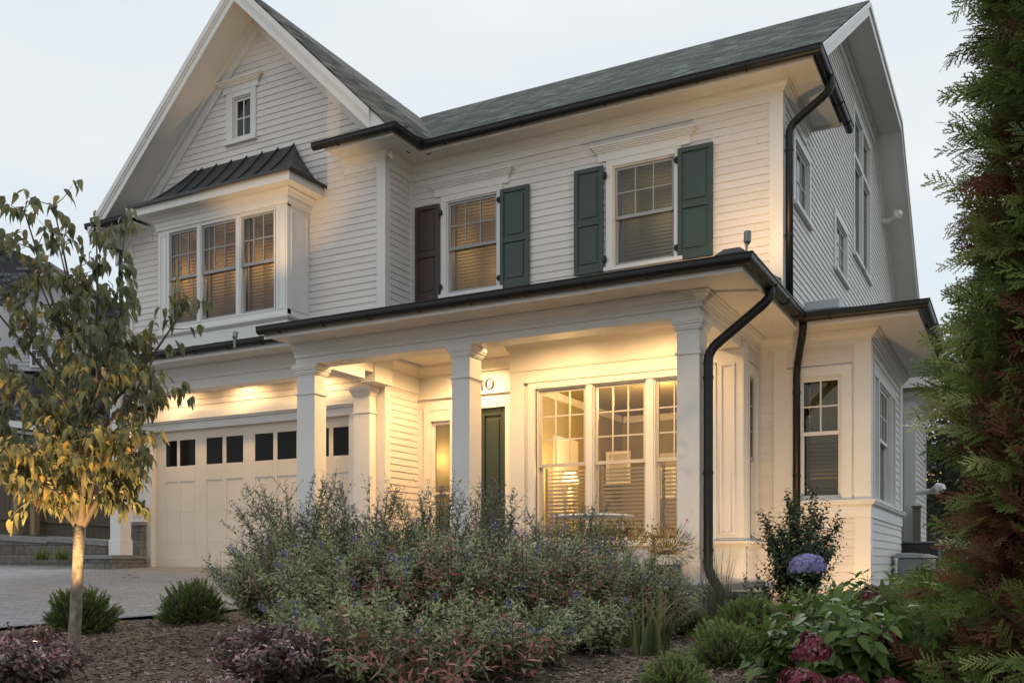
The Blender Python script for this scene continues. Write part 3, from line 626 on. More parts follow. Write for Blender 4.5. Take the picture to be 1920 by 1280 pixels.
sl = MB(); ring(sl, F_e, -9.8, -9.36, PF, 2.66, (.06, .06, .3, .06), -.08, -.04); sl.mbox(F_e, -9.74, -9.42, 1.3, 1.325, -.07, -.045); so = sl.build('sidelight', M_TRIM, house)
g = MB(); g.mbox(F_e, -9.74, -9.42, PF + .3, 2.6, -.066, -.06); g.build('pane', M_GLASS, so)
b = MB(); b.quad((-11.2, Ye + .5, PF), (-9.3, Ye + .5, PF), (-9.3, Ye + .5, 2.7), (-11.2, Ye + .5, 2.7)); b.build('sidelight_curtain', mat('cream_curtain', (.62, .5, .3), .8), house)
def numeral(ch, x, z):
    b = MB()
    if ch == '1':
        b.mbox(F_e, x + .035, x + .056, z, z + .19, .012, .024); b.mbox(F_e, x + .012, x + .08, z - .001, z + .012, .012, .0235); b.prism([(x + .008, Ye - .012, z + .155), (x + .035, Ye - .012, z + .165), (x + .035, Ye - .012, z + .19)], (0, -.011, 0))
    else:
        n = 32
        for k in range(n):
            a, a2 = 2 * math.pi * k / n, 2 * math.pi * (k + 1) / n
            q = lambda t, s: (x + .08 + .078 * s * math.cos(t) + (.016 * math.cos(t) if s > .9 else .0), Ye - .012, z + .095 + (.098 * math.sin(t) if s > .9 else .088 * math.sin(t)))
            w_ = lambda t: .72 + .12 * abs(math.sin(t))
            b.prism([q(a, 1), q(a2, 1), q(a2, w_(a2)), q(a, w_(a))], (0, -.012, 0))
    return b.build('house_numeral', M_BRONZE, house)
numeral('1', -8.74, 3.17); numeral('0', -8.62, 3.17)
# ---- roofs
def slab(name, pts, m, fu, fv, parent=house, th=.03):
    b = MB(); b.prism(pts, (0, 0, -th)); o = b.build(name, m, parent); uv_planar(o, fu, fv); return o
sl2 = math.sqrt(1 + .64 ** 2)
fx = lambda c: c[:, 0]; fy = lambda c: c[:, 1]
XE = Xr + .66
slab('roof', [(-11.5, 14.36, 7.515), (XE, 14.36, 7.515), (XE, 19.8, 11.0), (-13, 19.8, 11.0), (-13, 16.5, 8.88)], M_SHING, fx, lambda c: c[:, 1] * sl2)
slab('roof', [(-13, 19.8, 11.0), (XE, 19.8, 11.0), (XE, 25.6, 11.05), (-13, 25.6, 11.05)], M_SHING, fx, fy)
slab('roof', [(-13, 25.6, 11.05), (XE, 25.6, 11.05), (XE, 30.9, 7.23), (-13, 30.9, 7.23)], M_SHING, fx, lambda c: c[:, 1] * 1.23)
GF = Yg - .72
slab('roof', [(AX, GF, AZ), (-9.5, GF, AZ - SL * 3.57), (-9.5, 14.75, AZ - SL * 3.57), (-9.4, 15.0, 7.7), (AX, 22, AZ)], M_SHING2, fy, lambda c: c[:, 2] * 1.42)
slab('roof', [(AX, GF, AZ), (-17.15, GF, AZ - SL * 4.08), (-17.15, 22, AZ - SL * 4.08), (AX, 22, AZ)], M_SHING2, fy, lambda c: c[:, 2] * 1.42)
# rake trims of the front gable: fascia boards, soffit, wall-side board
def rake_front(sgn, x_end):
    n = Vector((sgn, 0, -SL)).normalized(); ap = Vector((AX, 0, AZ - .035))
    L = abs(x_end - AX); e = Vector((AX + sgn * L, 0, AZ - .035 - SL * L))
    def strip(name, y0, y1, d0, d1):
        # d = vertical drop below the roof surface
        b = MB(); pts = [(ap.x, y0, ap.z - d0), (e.x, y0, e.z - d0), (e.x, y0, e.z - d1), (ap.x, y0, ap.z - d1)]
        b.prism(pts, (0, y1 - y0, 0)); b.build(name, M_TRIM, house)
    strip('rake_fascia', GF + .02, GF + .06, 0, .36); strip('rake_molding', GF - .02, GF + .02, .0, .14); strip('rake_molding', GF, GF + .02, .1405, .2)
    strip('rake_soffit', GF + .06, Yg, .28, .32); strip('rake_frieze', Yg - .05, Yg + .01, .32, .62); strip('rake_molding', Yg - .12, Yg - .05, .3205, .4)
rake_front(1, -9.92)
b = MB(); b.prism([(-9.98, GF + .03, 7.52), (-9.58, GF + .03, 7.52), (-9.98, GF + .03, 7.89)], (0, .4, 0)); b.build('rake_end', M_TRIM, house); rake_front(-1, -17.1)
# rake trims on the right-hand end
def rake_side(p0, p1):
    (y0, z0), (y1, z1) = p0, p1
    def strip(name, x0, x1, d0, d1):
        b = MB(); b.prism([(x0, y0, z0 - d0), (x0, y1, z1 - d0), (x0, y1, z1 - d1), (x0, y0, z0 - d1)], (x1 - x0, 0, 0)); b.build(name, M_TRIM, house)
    strip('rake_molding', XE - .01, XE + .02, .03, .13)
    if y0 < 15: z0 += (14.8 - y0) * .64; y0 = 14.8
    strip('rake_fascia', XE - .05, XE - .01, .035, .3)
    if y0 < 15: z0 += .5 * .64; y0 = 15.3
    strip('rake_soffit', Xr, XE - .05, .25, .28); strip('rake_frieze', Xr - .01, Xr + .04, .28, .55); strip('rake_molding', Xr + .04, Xr + .11, .2805, .36)
rake_side((14.4, 7.54), (19.8, 11.0)); rake_side((19.8, 11.0), (25.6, 11.05)); rake_side((25.6, 11.05), (30.9, 7.23))
b = MB(); b.box(Xr - .1, Xr + .03, 30.0, 30.25, 0, 7.6); b.build('corner_board', M_TRIM, house)
# eave return closing piece on the right
b = MB(); b.box(Xr, XE - .04, 16.83, 16.87, 7.36, 7.6); b.box(Xr + .001, XE - .05, 14.5, 16.83, 7.53, 7.56); b.build('eave_return', M_TRIM, house)
b = MB(); b.quad((Xr, 14.4, 7.58), (XE, 14.4, 7.57), (XE, 17.0, 7.57), (Xr, 17.0, 7.75)); b.build('return_roof', M_SEAM, house)
b = MB(); b.prism([(-11.15, Yg - .6, 7.56), (-9.6, Yg - .6, 7.56), (-9.6, Yg, 7.75), (-11.15, Yg, 7.75)], (0, 0, -.03)); b.build('return_roof', M_SEAM, house)
# left eave return and gutter
eave([(Xl - .02, Yg), (Xl + .75, Yg)], 6.95, .6, 6.92, 7.06, 6.72, 6.83)
gutter([(Xl - .45, Yg), (Xl + .75, Yg)], .605, 7.03)
b = MB(); b.prism([(Xl - .45, Yg - .6, 7.1), (Xl + .75, Yg - .6, 7.1), (Xl + .75, Yg, 7.25), (Xl - .45, Yg, 7.25)], (0, 0, -.03)); b.build('return_roof', M_SEAM, house)
b = MB(); b.box(Xl - .45, Xl, Yg - .59, 20, 6.95, 6.98); b.box(Xl - .47, Xl - .45, Yg - .6, 20, 6.92, 7.06); b.build('soffit', M_TRIM, house)
b = MB(); b.tube([(Xl - .5, Yg - .3, 6.93), (Xl - .5, Yg - .3, 6.75), (Xl - .1, Yg - .12, 6.6), (Xl - .1, Yg - .12, 6.35), (Xl - .1, Yg - .08, 4.3)], .045, 10); b.build('downspout', M_BLACK, house, smooth=True)
# porch, pent and bay roofs of standing-seam metal
def seam_roof(pts, dirs, n, name):
    b = MB(); b.prism(pts, (0, 0, -.03)); r = b.build(name, M_SEAM, house)
    b = MB(); (p0, p1, q0, q1) = [Vector(p) for p in dirs]
    for i in range(n):
        t = (i + .4) / n; b.tube([p0.lerp(p1, t) + Vector((0, 0, .02)), q0.lerp(q1, t) + Vector((0, 0, .02))], .018, 5)
    b.build('standing_seam', M_SEAM, r)
gy = Yp - .76
seam_roof([(XP0, gy, 3.6), (Xc + .72, gy, 3.6), (Xr, Ym - .2, 4.36), (Xr, Ym, 4.4), (XP0, Ym, 4.4)], [(XP0, gy, 3.6), (-3.0, gy, 3.6), (XP0, Ym, 4.4), (-3.3, Ym, 4.4)], 13, 'porch_roof')
seam_roof([(Xc + .72, gy, 3.6), (Xc + .72, Ym - .7, 3.6), (Xr, Ym - .2, 4.36)], [(Xc + .72, gy + .5, 3.6), (Xc + .72, 14.2, 3.6), (Xr - .2, 14, 4.2), (Xr, 14.8, 4.3)], 3, 'porch_roof')
seam_roof([(Xl + .1, 12.6, 3.9), (XP0 - .04, 12.6, 3.9), (XP0 - .04, Yg, 4.33), (Xl + .1, Yg, 4.33)], [(Xl + .1, 12.6, 3.9), (XP0 - .04, 12.6, 3.9), (Xl + .1, Yg, 4.33), (XP0 - .04, Yg, 4.33)], 12, 'pent_roof')
seam_roof([(Xr + .35, Ym - .72, 3.6), (Xb + .72, Ym - .72, 3.6), (Xb + .72, Yk, 3.6), (Xr, Yk, 4.0), (Xr, Ym, 3.95)], [(Xr + .4, Ym - .72, 3.6), (Xb + .6, Ym - .72, 3.6), (Xr + .1, Ym + .6, 3.95), (Xr + .3, Ym + .6, 3.9)], 4, 'bay_roof')
# roof vent hood and little floodlight at the porch roof corner
b = MB(); c = at(1374, 470, 12.9)
b.prism([(c.x - .22, c.y - .1, c.z - .06), (c.x + .2, c.y - .1, c.z - .06), (c.x + .1, c.y - .02, c.z + .03), (c.x - .12, c.y - .02, c.z + .03)], (0, .3, 0)); b.build('roof_vent', M_SEAM, house)
fl = MB(); c = at(1400, 470, 13.4)
fl.tube([c + Vector((0, 0, -.16)), c + Vector((0, 0, .08)), c + Vector((0, 0, .09))], [.016, .016, .022], 8); fl.tube([c + Vector((.0, 0, .07)), c + Vector((0, 0, .12))], .025, 10)
fo = fl.build('roof_floodlight', M_CHROME, house, smooth=False)
fl = MB(); fl.tube([c + Vector((0, 0, .1)), c + Vector((.01, 0, .13)), c + Vector((.02, -.02, .26)), c + Vector((.02, -.02, .265))], [.04, .052, .052, .04], 14); fl.build('lamp_head', M_CHROME, fo)
lamp('flood_lamp', 'SPOT', c + Vector((.02, .02, .33)), 105, size=.04, spot=(150, .7), to=(-3.9, 15.2, 6.9))
c2 = at(440, 640, 15.75)
fl = MB(); fl.tube([c2 + Vector((0, 0, -.1)), c2 + Vector((0, 0, .05))], [.018, .018], 8); fo = fl.build('roof_floodlight', M_CHROME, house)
fl = MB(); fl.tube([c2 + Vector((0, 0, .04)), c2 + Vector((0, 0, .07)), c2 + Vector((.0, .02, .16))], [.03, .045, .045], 12); fl.build('lamp_head', M_CHROME, fo)
lamp('flood_lamp', 'SPOT', c2 + Vector((0, .02, .22)), 260, size=.04, spot=(60, .7), to=(c2.x - .6, 13.3, 7.4))
# ---- downspouts
def spout(pts, r=.055, name='downspout'):
    P_ = [Vector(p) for p in pts]; sm = [P_[0]]
    for k in range(1, len(P_) - 1):
        a, c, d = P_[k - 1], P_[k], P_[k + 1]; la = min(.14, (c - a).length * .4); ld = min(.14, (d - c).length * .4)
        s0 = c + (a - c).normalized() * la; s1 = c + (d - c).normalized() * ld
        for t in (0, .25, .5, .75, 1): sm.append(s0 * (1 - t) ** 2 + c * 2 * t * (1 - t) + s1 * t * t)
    sm.append(P_[-1]); b = MB(); b.tube(sm, r, 14); o = b.build(name, M_BLACK, house, smooth=True)
    for k in range(1, len(P_) - 1):
        for e_ in (P_[k - 1], P_[k + 1]):
            dv_ = (e_ - P_[k]); c = P_[k] + dv_.normalized() * min(.15, dv_.length * .42); bb = MB(); bb.tube([c - dv_.normalized() * .012, c + dv_.normalized() * .012], r + .004, 14); bb.build('elbow_seam', M_BLACK, o)
    for p_, q_ in zip(P_, P_[1:]):
        if abs((p_ - q_).z) > 1.2:
            for t in (.12, .55, .9):
                c = p_.lerp(q_, t); bb = MB(); bb.tube([c + Vector((0, 0, -.018)), c + Vector((0, 0, .018))], r + .008, 14); bb.build('strap', M_BLACK, o)
    return o
spout([(XE + .05, 15.15, 7.42), (XE + .04, 15.15, 7.2), (Xr + .1, Ym + .09, 6.75), (Xr + .1, Ym + .09, 3.7)], .06)
gx, gyy = Xc + .81, Yp - .81
spout([(gx, Yp + .35, 3.52), (gx, Yp + .35, 3.36), (Xc + .075, Yp + .12, 2.72), (Xc + .075, Yp + .12, -.12), (Xc + .3, Yp + .05, -.42), (Xc + .3, Yp + .05, -.95)], .062)
spout([(gx + .02, 14.25, 3.5), (gx + .02, 14.25, 3.36), (-3.0, Ym - .1, 2.95), (-3.0, Ym - .1, .0)], .055)
# white flood lamp and small vents on the end wall
b = MB(); b.tube([(Xr, 27.2, 9.1), (Xr + .25, 27.2, 9.1), (Xr + .26, 27.2, 9.1), (Xr + .42, 27.0, 9.18), (Xr + .5, 26.95, 9.2)], [.07, .07, .05, .13, .06], 12); b.build('wall_floodlight', M_TRIM, house)
for y, z in ((27.0, 6.9), (28.6, 6.2), (25.7, 6.45)):
    b = MB(); b.prism([(Xr, y, z), (Xr + .14, y, z - .03), (Xr + .14, y, z + .03), (Xr, y, z + .1)], (0, .22, 0)); b.build('wall_vent', M_TRIM, house)
b = MB(); b.box(-2.85, -2.35, 14.7, 15.2, 3.75, 3.9); b.build('roof_flashing', mat('weathered_zinc', (.3, .31, .32), .4, metal=.6), house)
# ---- porch slab, stone base, step
b = MB(); b.box(XP0 - .1, Xc + .1, Yp - .14, Ye, PF - .09, PF - .002); b.build('porch_floor', M_CAPSTONE, house, bevel=.01)
b = MB(); b.box(XP0 - .06, Xc + .06, Yp - .1, Ye, -1.2, PF - .09); o = b.build('foundation', M_STONE, house); uv_box(o)
b = MB(); b.box(Xc + .06, Xr + .2, Yp + .6, Ym, -1.2, PF - .16); b.box(Xr + .2, Xb - .05, Ym + .03, Yk, -1.3, -.5); o = b.build('foundation', M_STONE, house); uv_box(o)
b = MB(); b.box(Xc + .05, Xr + .25, Yp + .55, Ym, PF - .158, PF - .09); b.build('foundation_cap', M_CAPSTONE, house)
# stone pier and plinth by the garage
b = MB(); b.box(-16.18 - .3, -16.18 + .02, 13.95, 14.3, -.3, .78); b.box(-16.95, -15.98, 13.1, 13.95, -.3, .08); o = b.build('stone_pier', M_STONE, house); uv_box(o)
b = MB(); b.box(-16.52, -16.13, 13.9, 14.32, .78, .86); b.box(-17.0, -15.95, 13.05, 13.95, .08, .16); b.build('pier_cap', M_CAPSTONE, house, bevel=.008)
# ---- rear wing
wX = onY(1714, 22.5); F_w = front(22.5)
siding('siding', F_w, -1, 3.25, -3.0, wX - .02, house); siding('siding', side(wX), -1, 3.25, 22.5, 25.5, house)
b = MB(); b.box(wX - .2, wX + .03, 22.47, 22.65, -1, 3.25); b.box(wX - 3, wX + .01, 22.46, 22.5, 3.25, 3.65); b.build('corner_board', M_TRIM, house)
eave([(wX - 3, 22.5), (wX, 22.5), (wX, 25.6)], 3.78, .5, 3.74, 3.98, 3.3, 3.5)
slab('roof', [(wX - 3, 21.98, 4.0), (wX + .52, 21.98, 4.0), (wX - .6, 23.4, 4.85), (wX - 3, 23.4, 4.85)], M_SHING, fx, fy)
slab('roof', [(wX + .52, 21.98, 4.0), (wX + .52, 26, 4.0), (wX - .6, 26, 4.85), (wX - .6, 23.4, 4.85)], M_SHING, fy, fx)
b = MB(); b.tube([(wX, 22.7, 1.55), (wX + .3, 22.6, 1.55), (wX + .32, 22.6, 1.55), (wX + .5, 22.45, 1.6), (wX + .6, 22.4, 1.62)], [.06, .06, .05, .13, .07], 12); b.build('wall_floodlight', M_TRIM, house)
spout([(-2.62, 30.3, 7.3), (-2.9, 30.3, 6.9), (-3.1, 30.3, 4.2)], .07)
b = MB(); b.box(Xl, Xr - .02, 30.1, 30.2, -1, 7.6); b.box(Xl + .02, Xl + .06, 14.3, 30.1, -1, 7.3); b.build('back_wall', M_SIDING, house)
# ---- recessed porch lights (each a real lamp)
cans = [(-8.75, 14.5, 3.70, 13), (-8.9, 13.0, 3.70, 13), (-6.55, 12.95, 3.70, 9.5), (-5.0, 12.95, 3.70, 9.5), (-15.2, 13.65, 3.66, 5.2), (-13.4, 13.65, 3.66, 5.2), (-11.6, 13.65, 3.66, 5.2)]
for x, y, z, e in cans:
    b = MB(); b.lathe((x, y, z - .012), [(.085, .012), (.085, 0), (.06, 0), (.055, .010)], 20); ro = b.build('recessed_light', M_TRIM, house)
    b = MB(); b.lathe((x, y, z - .004), [(.0, .0), (.058, .0)], 20); b.build('lens', M_LENS, ro)
    lamp('porch_lamp', 'SPOT', (x, y, z - .03), e * 24, size=.12, spot=(172, .6), to=(x, y, -1))
# rooms lit from inside
lamp('room_lamp', 'POINT', (-5.4, 15.3, 2.8), 240, size=.2); lamp('room_lamp', 'POINT', (-6.9, 15.0, 1.6), 60, size=.1)
lamp('room_lamp', 'POINT', (-8.78, 15.75, 5.9), 10, size=.15)
for x in (-14.5, -13.5, -12.55): lamp('room_lamp', 'POINT', (x, 14.0, 5.7), 7.0, size=.08)
lamp('room_lamp', 'POINT', (-2.67, 15.8, 2.4), 75, size=.1); lamp('room_lamp', 'POINT', (-9.9, 15.48, 2.0), 9, size=.1)
tl = thing('table_lamp', 'lit table lamp with a pale shade glowing behind the living room blinds', 'lamp', (-7.08, 15.55, .9))
b = MB(); b.lathe((-7.08, 15.55, 1.42), [(.17, 0), (.1, .2)], 20); b.build('lamp_shade', M_SHADE, tl)
b = MB(); b.lathe((-7.08, 15.55, .9), [(.0, 0), (.09, 0), (.1, .03), (.03, .08), (.07, .3), (.02, .5), (.02, .56)], 16); b.build('lamp_base', M_CEIL, tl)
st = thing('side_table', 'dark side table under the lamp inside the living room', 'table', (-7.08, 15.55, -.2))
b = MB(); b.box(-7.36, -6.8, 15.3, 15.8, .86, .9); b.build('table_top', M_FLOOR, st)
for dx in (-.26, .26):
    for dy in (-.21, .21): b = MB(); b.box(-7.08 + dx - .02, -7.08 + dx + .02, 15.55 + dy - .02, 15.55 + dy + .02, -.2, .86); b.build('leg', M_FLOOR, st)
pl = thing('ceiling_pendant', 'lit lantern pendant hanging in the living room behind the third sash', 'pendant lamp', (-4.55, 16.6, 3.1))
c = (-4.62, 16.4, 2.15)
b = MB(); b.tube([(c[0], c[1], 3.1), (c[0], c[1], c[2] + .3)], .012, 6); b.build('rod', M_BRONZE, pl)
b = MB(); b.lathe((c[0], c[1], c[2]), [(.13, .0), (.13, .3)], 8); b.build('lamp_shade', M_SHADE, pl)
# garden uplight glow on the house is made by the fixtures in the bed (see the garden)
# ================================================================== GROUND AND SURROUNDINGS
random.seed(7); rng = np.random.default_rng(11)
sst = lambda v: max(0.0, min(1.0, v)) ** 2 * (3 - 2 * max(0.0, min(1.0, v)))
def gz(x, y):
    return -0.15 + 0.0425 * (min(y, 16) - 14.15) - 0.009 * (max(x, -40) + 10.5) - 0.4 * sst((x + 6.5) / 3.0) * sst((y - 5.5) / 6.0)
def hit(px, py):                        # where a photo pixel meets the ground
    a = ray(px); t = 6.0
    for _ in range(60):
        x, y = t * a[0], t * a[1]; z = t * (HOR - py) / FPX
        t += (z - gz(x, y)) * 4.0
        t = max(2.0, min(60.0, t))
    return Vector((t * a[0], t * a[1], gz(t * a[0], t * a[1])))
def foot(px, t):                        # a spot on the ground below pixel column px at forward distance t
    a = ray(px); return Vector((t * a[0], t * a[1], gz(t * a[0], t * a[1])))
def grid(name, x0, x1, y0, y1, nx, ny, f, m, kind=None):
    xs_, ys_ = np.linspace(x0, x1, nx), np.linspace(y0, y1, ny)
    b = MB(); b.v = [(x, y, f(x, y)) for y in ys_ for x in xs_]
    b.f = [(j * nx + i, j * nx + i + 1, (j + 1) * nx + i + 1, (j + 1) * nx + i) for j in range(ny - 1) for i in range(nx - 1)]
    o = b.build(name, m, smooth=True)
    if kind: o['kind'] = kind
    return o
M_SOIL = mat('dark_soil', (0.06, 0.05, 0.035), 0.95, vary=(0.8, 1.0, (0.05, 0.06, 0.025)), bump=(8, .6, .03))
M_MULCH = mat('brown_bark_mulch', (0.085, 0.056, 0.037), 0.95, vary=(70, 1.0, (0.17, 0.115, 0.08), (1, 1, 1)), bump=(110, 1.0, 0.02))
grid('ground', -320, 320, -60, 420, 90, 90, lambda x, y: gz(x, y) - 0.09 - (0.0 if y < 60 else 0.01 * (y - 60) * 0), M_SOIL, 'structure')
from mathutils import noise as mnoise
bedf = lambda x, y: gz(x, y) + 0.012 * mnoise.noise(Vector((x * 3, y * 3, 0))) + 0.006 * mnoise.noise(Vector((x * 11, y * 11, 3)))
grid('mulch_bed', -13, 5, 0.5, 15.4, 180, 150, bedf, M_MULCH, 'structure')
edge = [hit(-420, 1222), hit(-150, 1196), hit(64, 1176), hit(218, 1164), hit(304, 1157), hit(416, 1149), hit(474, 1142)]
dv = [Vector((-60, 5, 0))] + edge + [Vector((-8.2, 8.6, 0)), Vector((-9.2, 10.6, 0)), Vector((-10.3, 11.6, 0)), Vector((-10.3, 14.3, 0)), Vector((-60, 14.3, 0))]
b = MB(); b.quad(*[(p.x, p.y, -0.15 + 0.0425 * (p.y - 14.15) - 0.009 * (p.x + 10.5) + 0.02 - (0.18 if p.x < -50 else 0)) for p in dv])
b = MB(); pts = [(p.x, p.y, -0.15 + 0.0425 * (p.y - 14.15) - 0.009 * (p.x + 10.5) + 0.022) for p in dv]; b.quad(*pts)
drive = b.build('driveway', M_PAVER); drive['kind'] = 'structure'; uv_planar(drive, lambda c: c[:, 0] * .8 + c[:, 1] * .6, lambda c: c[:, 1] * .8 - c[:, 0] * .6)
b = MB()                                                       # dark soldier course along the bed
for p0, p1 in zip(edge + [dv[8]], (edge + [dv[8]])[1:]):
    z = lambda p: -0.15 + 0.0425 * (p.y - 14.15) - 0.009 * (p.x + 10.5)
    d = (p1 - p0).normalized(); w = Vector((-d.y, d.x, 0)) * .11
    b.quad((p0.x, p0.y, z(p0) + .027), (p1.x, p1.y, z(p1) + .027), (p1.x + w.x, p1.y + w.y, z(p1 + w) + .027), (p0.x + w.x, p0.y + w.y, z(p0 + w) + .027))
o = b.build('driveway_edging', mat('dark_edging_paver', (.12, .12, .125), .85, vary=(7, 1.0, (.18, .175, .17)), bump=(18, .5, .01))); o['kind'] = 'structure'
# bark chips lying on the bed: nobody could count them
def flakes(n):
    V = []; F = []
    pxs = rng.uniform(-60, 1750, n); d = rng.uniform(3.9, 10.5, n) ** 1.0
    for px, t in zip(pxs, d):
        p = foot(px, t); x, y = p.x, p.y
        # keep off the paving
        if any(False for _ in ()): continue
        L = random.uniform(.006, .026); w = random.uniform(.002, .0065); a = random.uniform(0, 6.28); tl = random.uniform(-.35, .35)
        dx, dy = math.cos(a) * L, math.sin(a) * L; ex, ey = -math.sin(a) * w, math.cos(a) * w; z = bedf(x, y) + .006
        i = len(V); V += [(x - dx - ex, y - dy - ey, z - tl * L), (x + dx - ex, y + dy - ey, z + tl * L), (x + dx + ex, y + dy + ey, z + tl * L + .004), (x - dx + ex, y - dy + ey, z - tl * L + .004)]
        F.append((i, i + 1, i + 2, i + 3))
    return V, F
def inside_drive(x, y):
    c = False; n = len(dv)
    for i in range(n):
        a, b_ = dv[i], dv[i - 1]
        if (a.y > y) != (b_.y > y) and x < (b_.x - a.x) * (y - a.y) / (b_.y - a.y) + a.x: c = not c
    return c
V, F = flakes(30000)
keep = [f for f in F if not inside_drive(V[f[0]][0], V[f[0]][1]) and not inside_drive(V[f[2]][0] - .1, V[f[2]][1] + .1)]
for shade, cols in enumerate(((.06, .04, .028), (.145, .096, .064), (.28, .2, .14))):
    b = MB(); b.v = []; 
    for k, f in enumerate(keep):
        if k % 3 == shade: b.quad(*[V[i] for i in f])
    o = b.build('bark_chips', mat('bark_chip_%d' % shade, cols, .95)); o['kind'] = 'stuff'; o['label'] = 'shredded bark chips strewn over the planting bed'; o['category'] = 'mulch'
# ---- retaining wall, fence, soil bank
wl = [at(-90, 1046, 22.5), at(0, 1046, 22), at(90, 1050, 21.3), at(200, 1056, 20.4)]
b = MB()
for p0, p1 in zip(wl, wl[1:]):
    d = (p1 - p0); w = Vector((-d.y, d.x, 0)).normalized() * .3
    b.prism([(p0.x, p0.y, p0.z - .3), (p1.x, p1.y, p1.z - .3), (p1.x, p1.y, p1.z + .38), (p0.x, p0.y, p0.z + .42)], w)
rw = b.build('retaining_wall', M_WALLSTONE); tag(rw, 'low grey block retaining wall running below the wooden fence', 'wall')
me = rw.data; l = me.uv_layers.new(name='UVMap')
for pl_ in me.polygons:
    for li in pl_.loop_indices:
        c = me.vertices[me.loops[li].vertex_index].co; l.data[li].uv = (c.x * .95 + c.y * .3, c.z)
b = MB()
for p0, p1 in zip(wl, wl[1:]):
    d = (p1 - p0); w = Vector((-d.y, d.x, 0)).normalized()
    q0, q1 = p0 - w * .03, p1 - w * .03
    b.prism([(q0.x, q0.y, p0.z + .42), (q1.x, q1.y, p1.z + .38), (q1.x, q1.y, p1.z + .5), (q0.x, q0.y, p0.z + .54)], w * .36)
o = b.build('wall_cap', M_CAPSTONE, rw)
b = MB(); bk = [at(-120, 985, 25.5), at(0, 988, 25), at(90, 1000, 24), at(230, 1012, 22.5)]
for (p0, p1), (q0, q1) in zip(zip(wl, wl[1:]), zip(bk, bk[1:])):
    b.quad((p0.x, p0.y + .15, p0.z + .45), (p1.x, p1.y + .15, p1.z + .42), tuple(q1), tuple(q0))
o = b.build('soil_bank', M_SOIL); o['kind'] = 'structure'
M_FENCE = mat('weathered_fence_board', (.07, .052, .034), .85, vary=(3, 1.0, (.115, .088, .058), (9, 9, .6)), bump=(14, .6, .008, (6, 6, .5)))
M_POST = mat('new_timber_post', (.3, .22, .12), .8, vary=(4, 1.0, (.22, .16, .09), (5, 5, .5)), bump=(14, .4, .006, (6, 6, .5)))
fence = thing('wooden_fence', 'weathered brown board fence standing above the low block wall', 'fence', tuple(at(60, 990, 24.2)))
f0, f1 = at(-170, 980, 25.6), at(232, 1008, 22.6)
fd_ = f1 - f0; n = 40; b = MB()
for i in range(n):
    p, q = f0 + fd_ * (i / n), f0 + fd_ * ((i + .94) / n); h = 2.05
    w = Vector((-fd_.y, fd_.x, 0)).normalized() * (.022 if i % 2 else .026)
    b.prism([(p.x, p.y, p.z - .1), (q.x, q.y, q.z - .1), (q.x, q.y, q.z + h), (p.x, p.y, p.z + h)], w)
b.build('board_panel', M_FENCE, fence)
b = MB()
for z in (.25, 1.75):
    w = Vector((-fd_.y, fd_.x, 0)).normalized() * .04
    b.prism([(f0.x, f0.y - .06, f0.z + z), (f1.x, f1.y - .06, f1.z + z), (f1.x, f1.y - .06, f1.z + z + .09), (f0.x, f0.y - .06, f0.z + z + .09)], w)
b.build('fence_rail', M_FENCE, fence)
for px in (49, 81):
    c = at(px, 1003, 23.6); b = MB(); b.box(c.x - .075, c.x + .075, c.y - .3, c.y - .15, c.z - .25, c.z + 2.1); b.box(c.x - .09, c.x + .09, c.y - .315, c.y - .135, c.z + 2.1, c.z + 2.14); b.build('fence_post', M_POST, fence)
# ---- neighbour's house beyond the fence
nb = thing('neighbour_house', 'white house with dark grey shingle roof and a dormer, behind the young tree', 'house', tuple(at(60, 1000, 38)))
M_NSID = mat('white_neighbour_siding', (.46, .45, .47), .6)
def poly(pxs, t, depth, name, m, uvr=False):
    b = MB(); ps = [at(x, y, t) for x, y in pxs]; f = Vector((sY, cY, 0)) * depth
    b.prism([tuple(p) for p in ps], f); o = b.build(name, m, nb)
    if uvr: uv_planar(o, lambda c: c[:, 0], lambda c: c[:, 2] * 1.3)
    return o
poly([(-260, 395), (0, 458), (70, 487), (232, 572), (232, 1000), (-260, 1000)], 41, 7, 'roof', M_SHING3, True)
poly([(20, 560), (92, 505), (150, 588), (150, 695), (20, 695)], 38.6, 2.2, 'dormer', M_NSID)
def strip(p0, p1, w, t, name, m, depth=.25):
    return poly([p0, p1, (p1[0], p1[1] + w), (p0[0], p0[1] + w)], t, depth, name, m)
strip((8, 562), (92, 498), 10, 38.1, 'dormer_rake', M_TRIM); strip((92, 498), (160, 592), 10, 38.1, 'dormer_rake', M_TRIM)
poly([(3, 560), (92, 490), (93, 498), (8, 568)], 38.05, 2.6, 'dormer_roof', M_SHING3, True); poly([(92, 490), (166, 592), (160, 596), (92, 498)], 38.05, 2.6, 'dormer_roof', M_SHING3, True)
poly([(-260, 560), (20, 575), (20, 695), (-260, 690)], 38.9, 2, 'wall', M_NSID)
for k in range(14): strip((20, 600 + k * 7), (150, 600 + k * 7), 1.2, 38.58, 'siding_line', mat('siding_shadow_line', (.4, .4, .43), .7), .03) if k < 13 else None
M_NPANE = mat('neighbour_pane', (.03, .035, .04), .05)
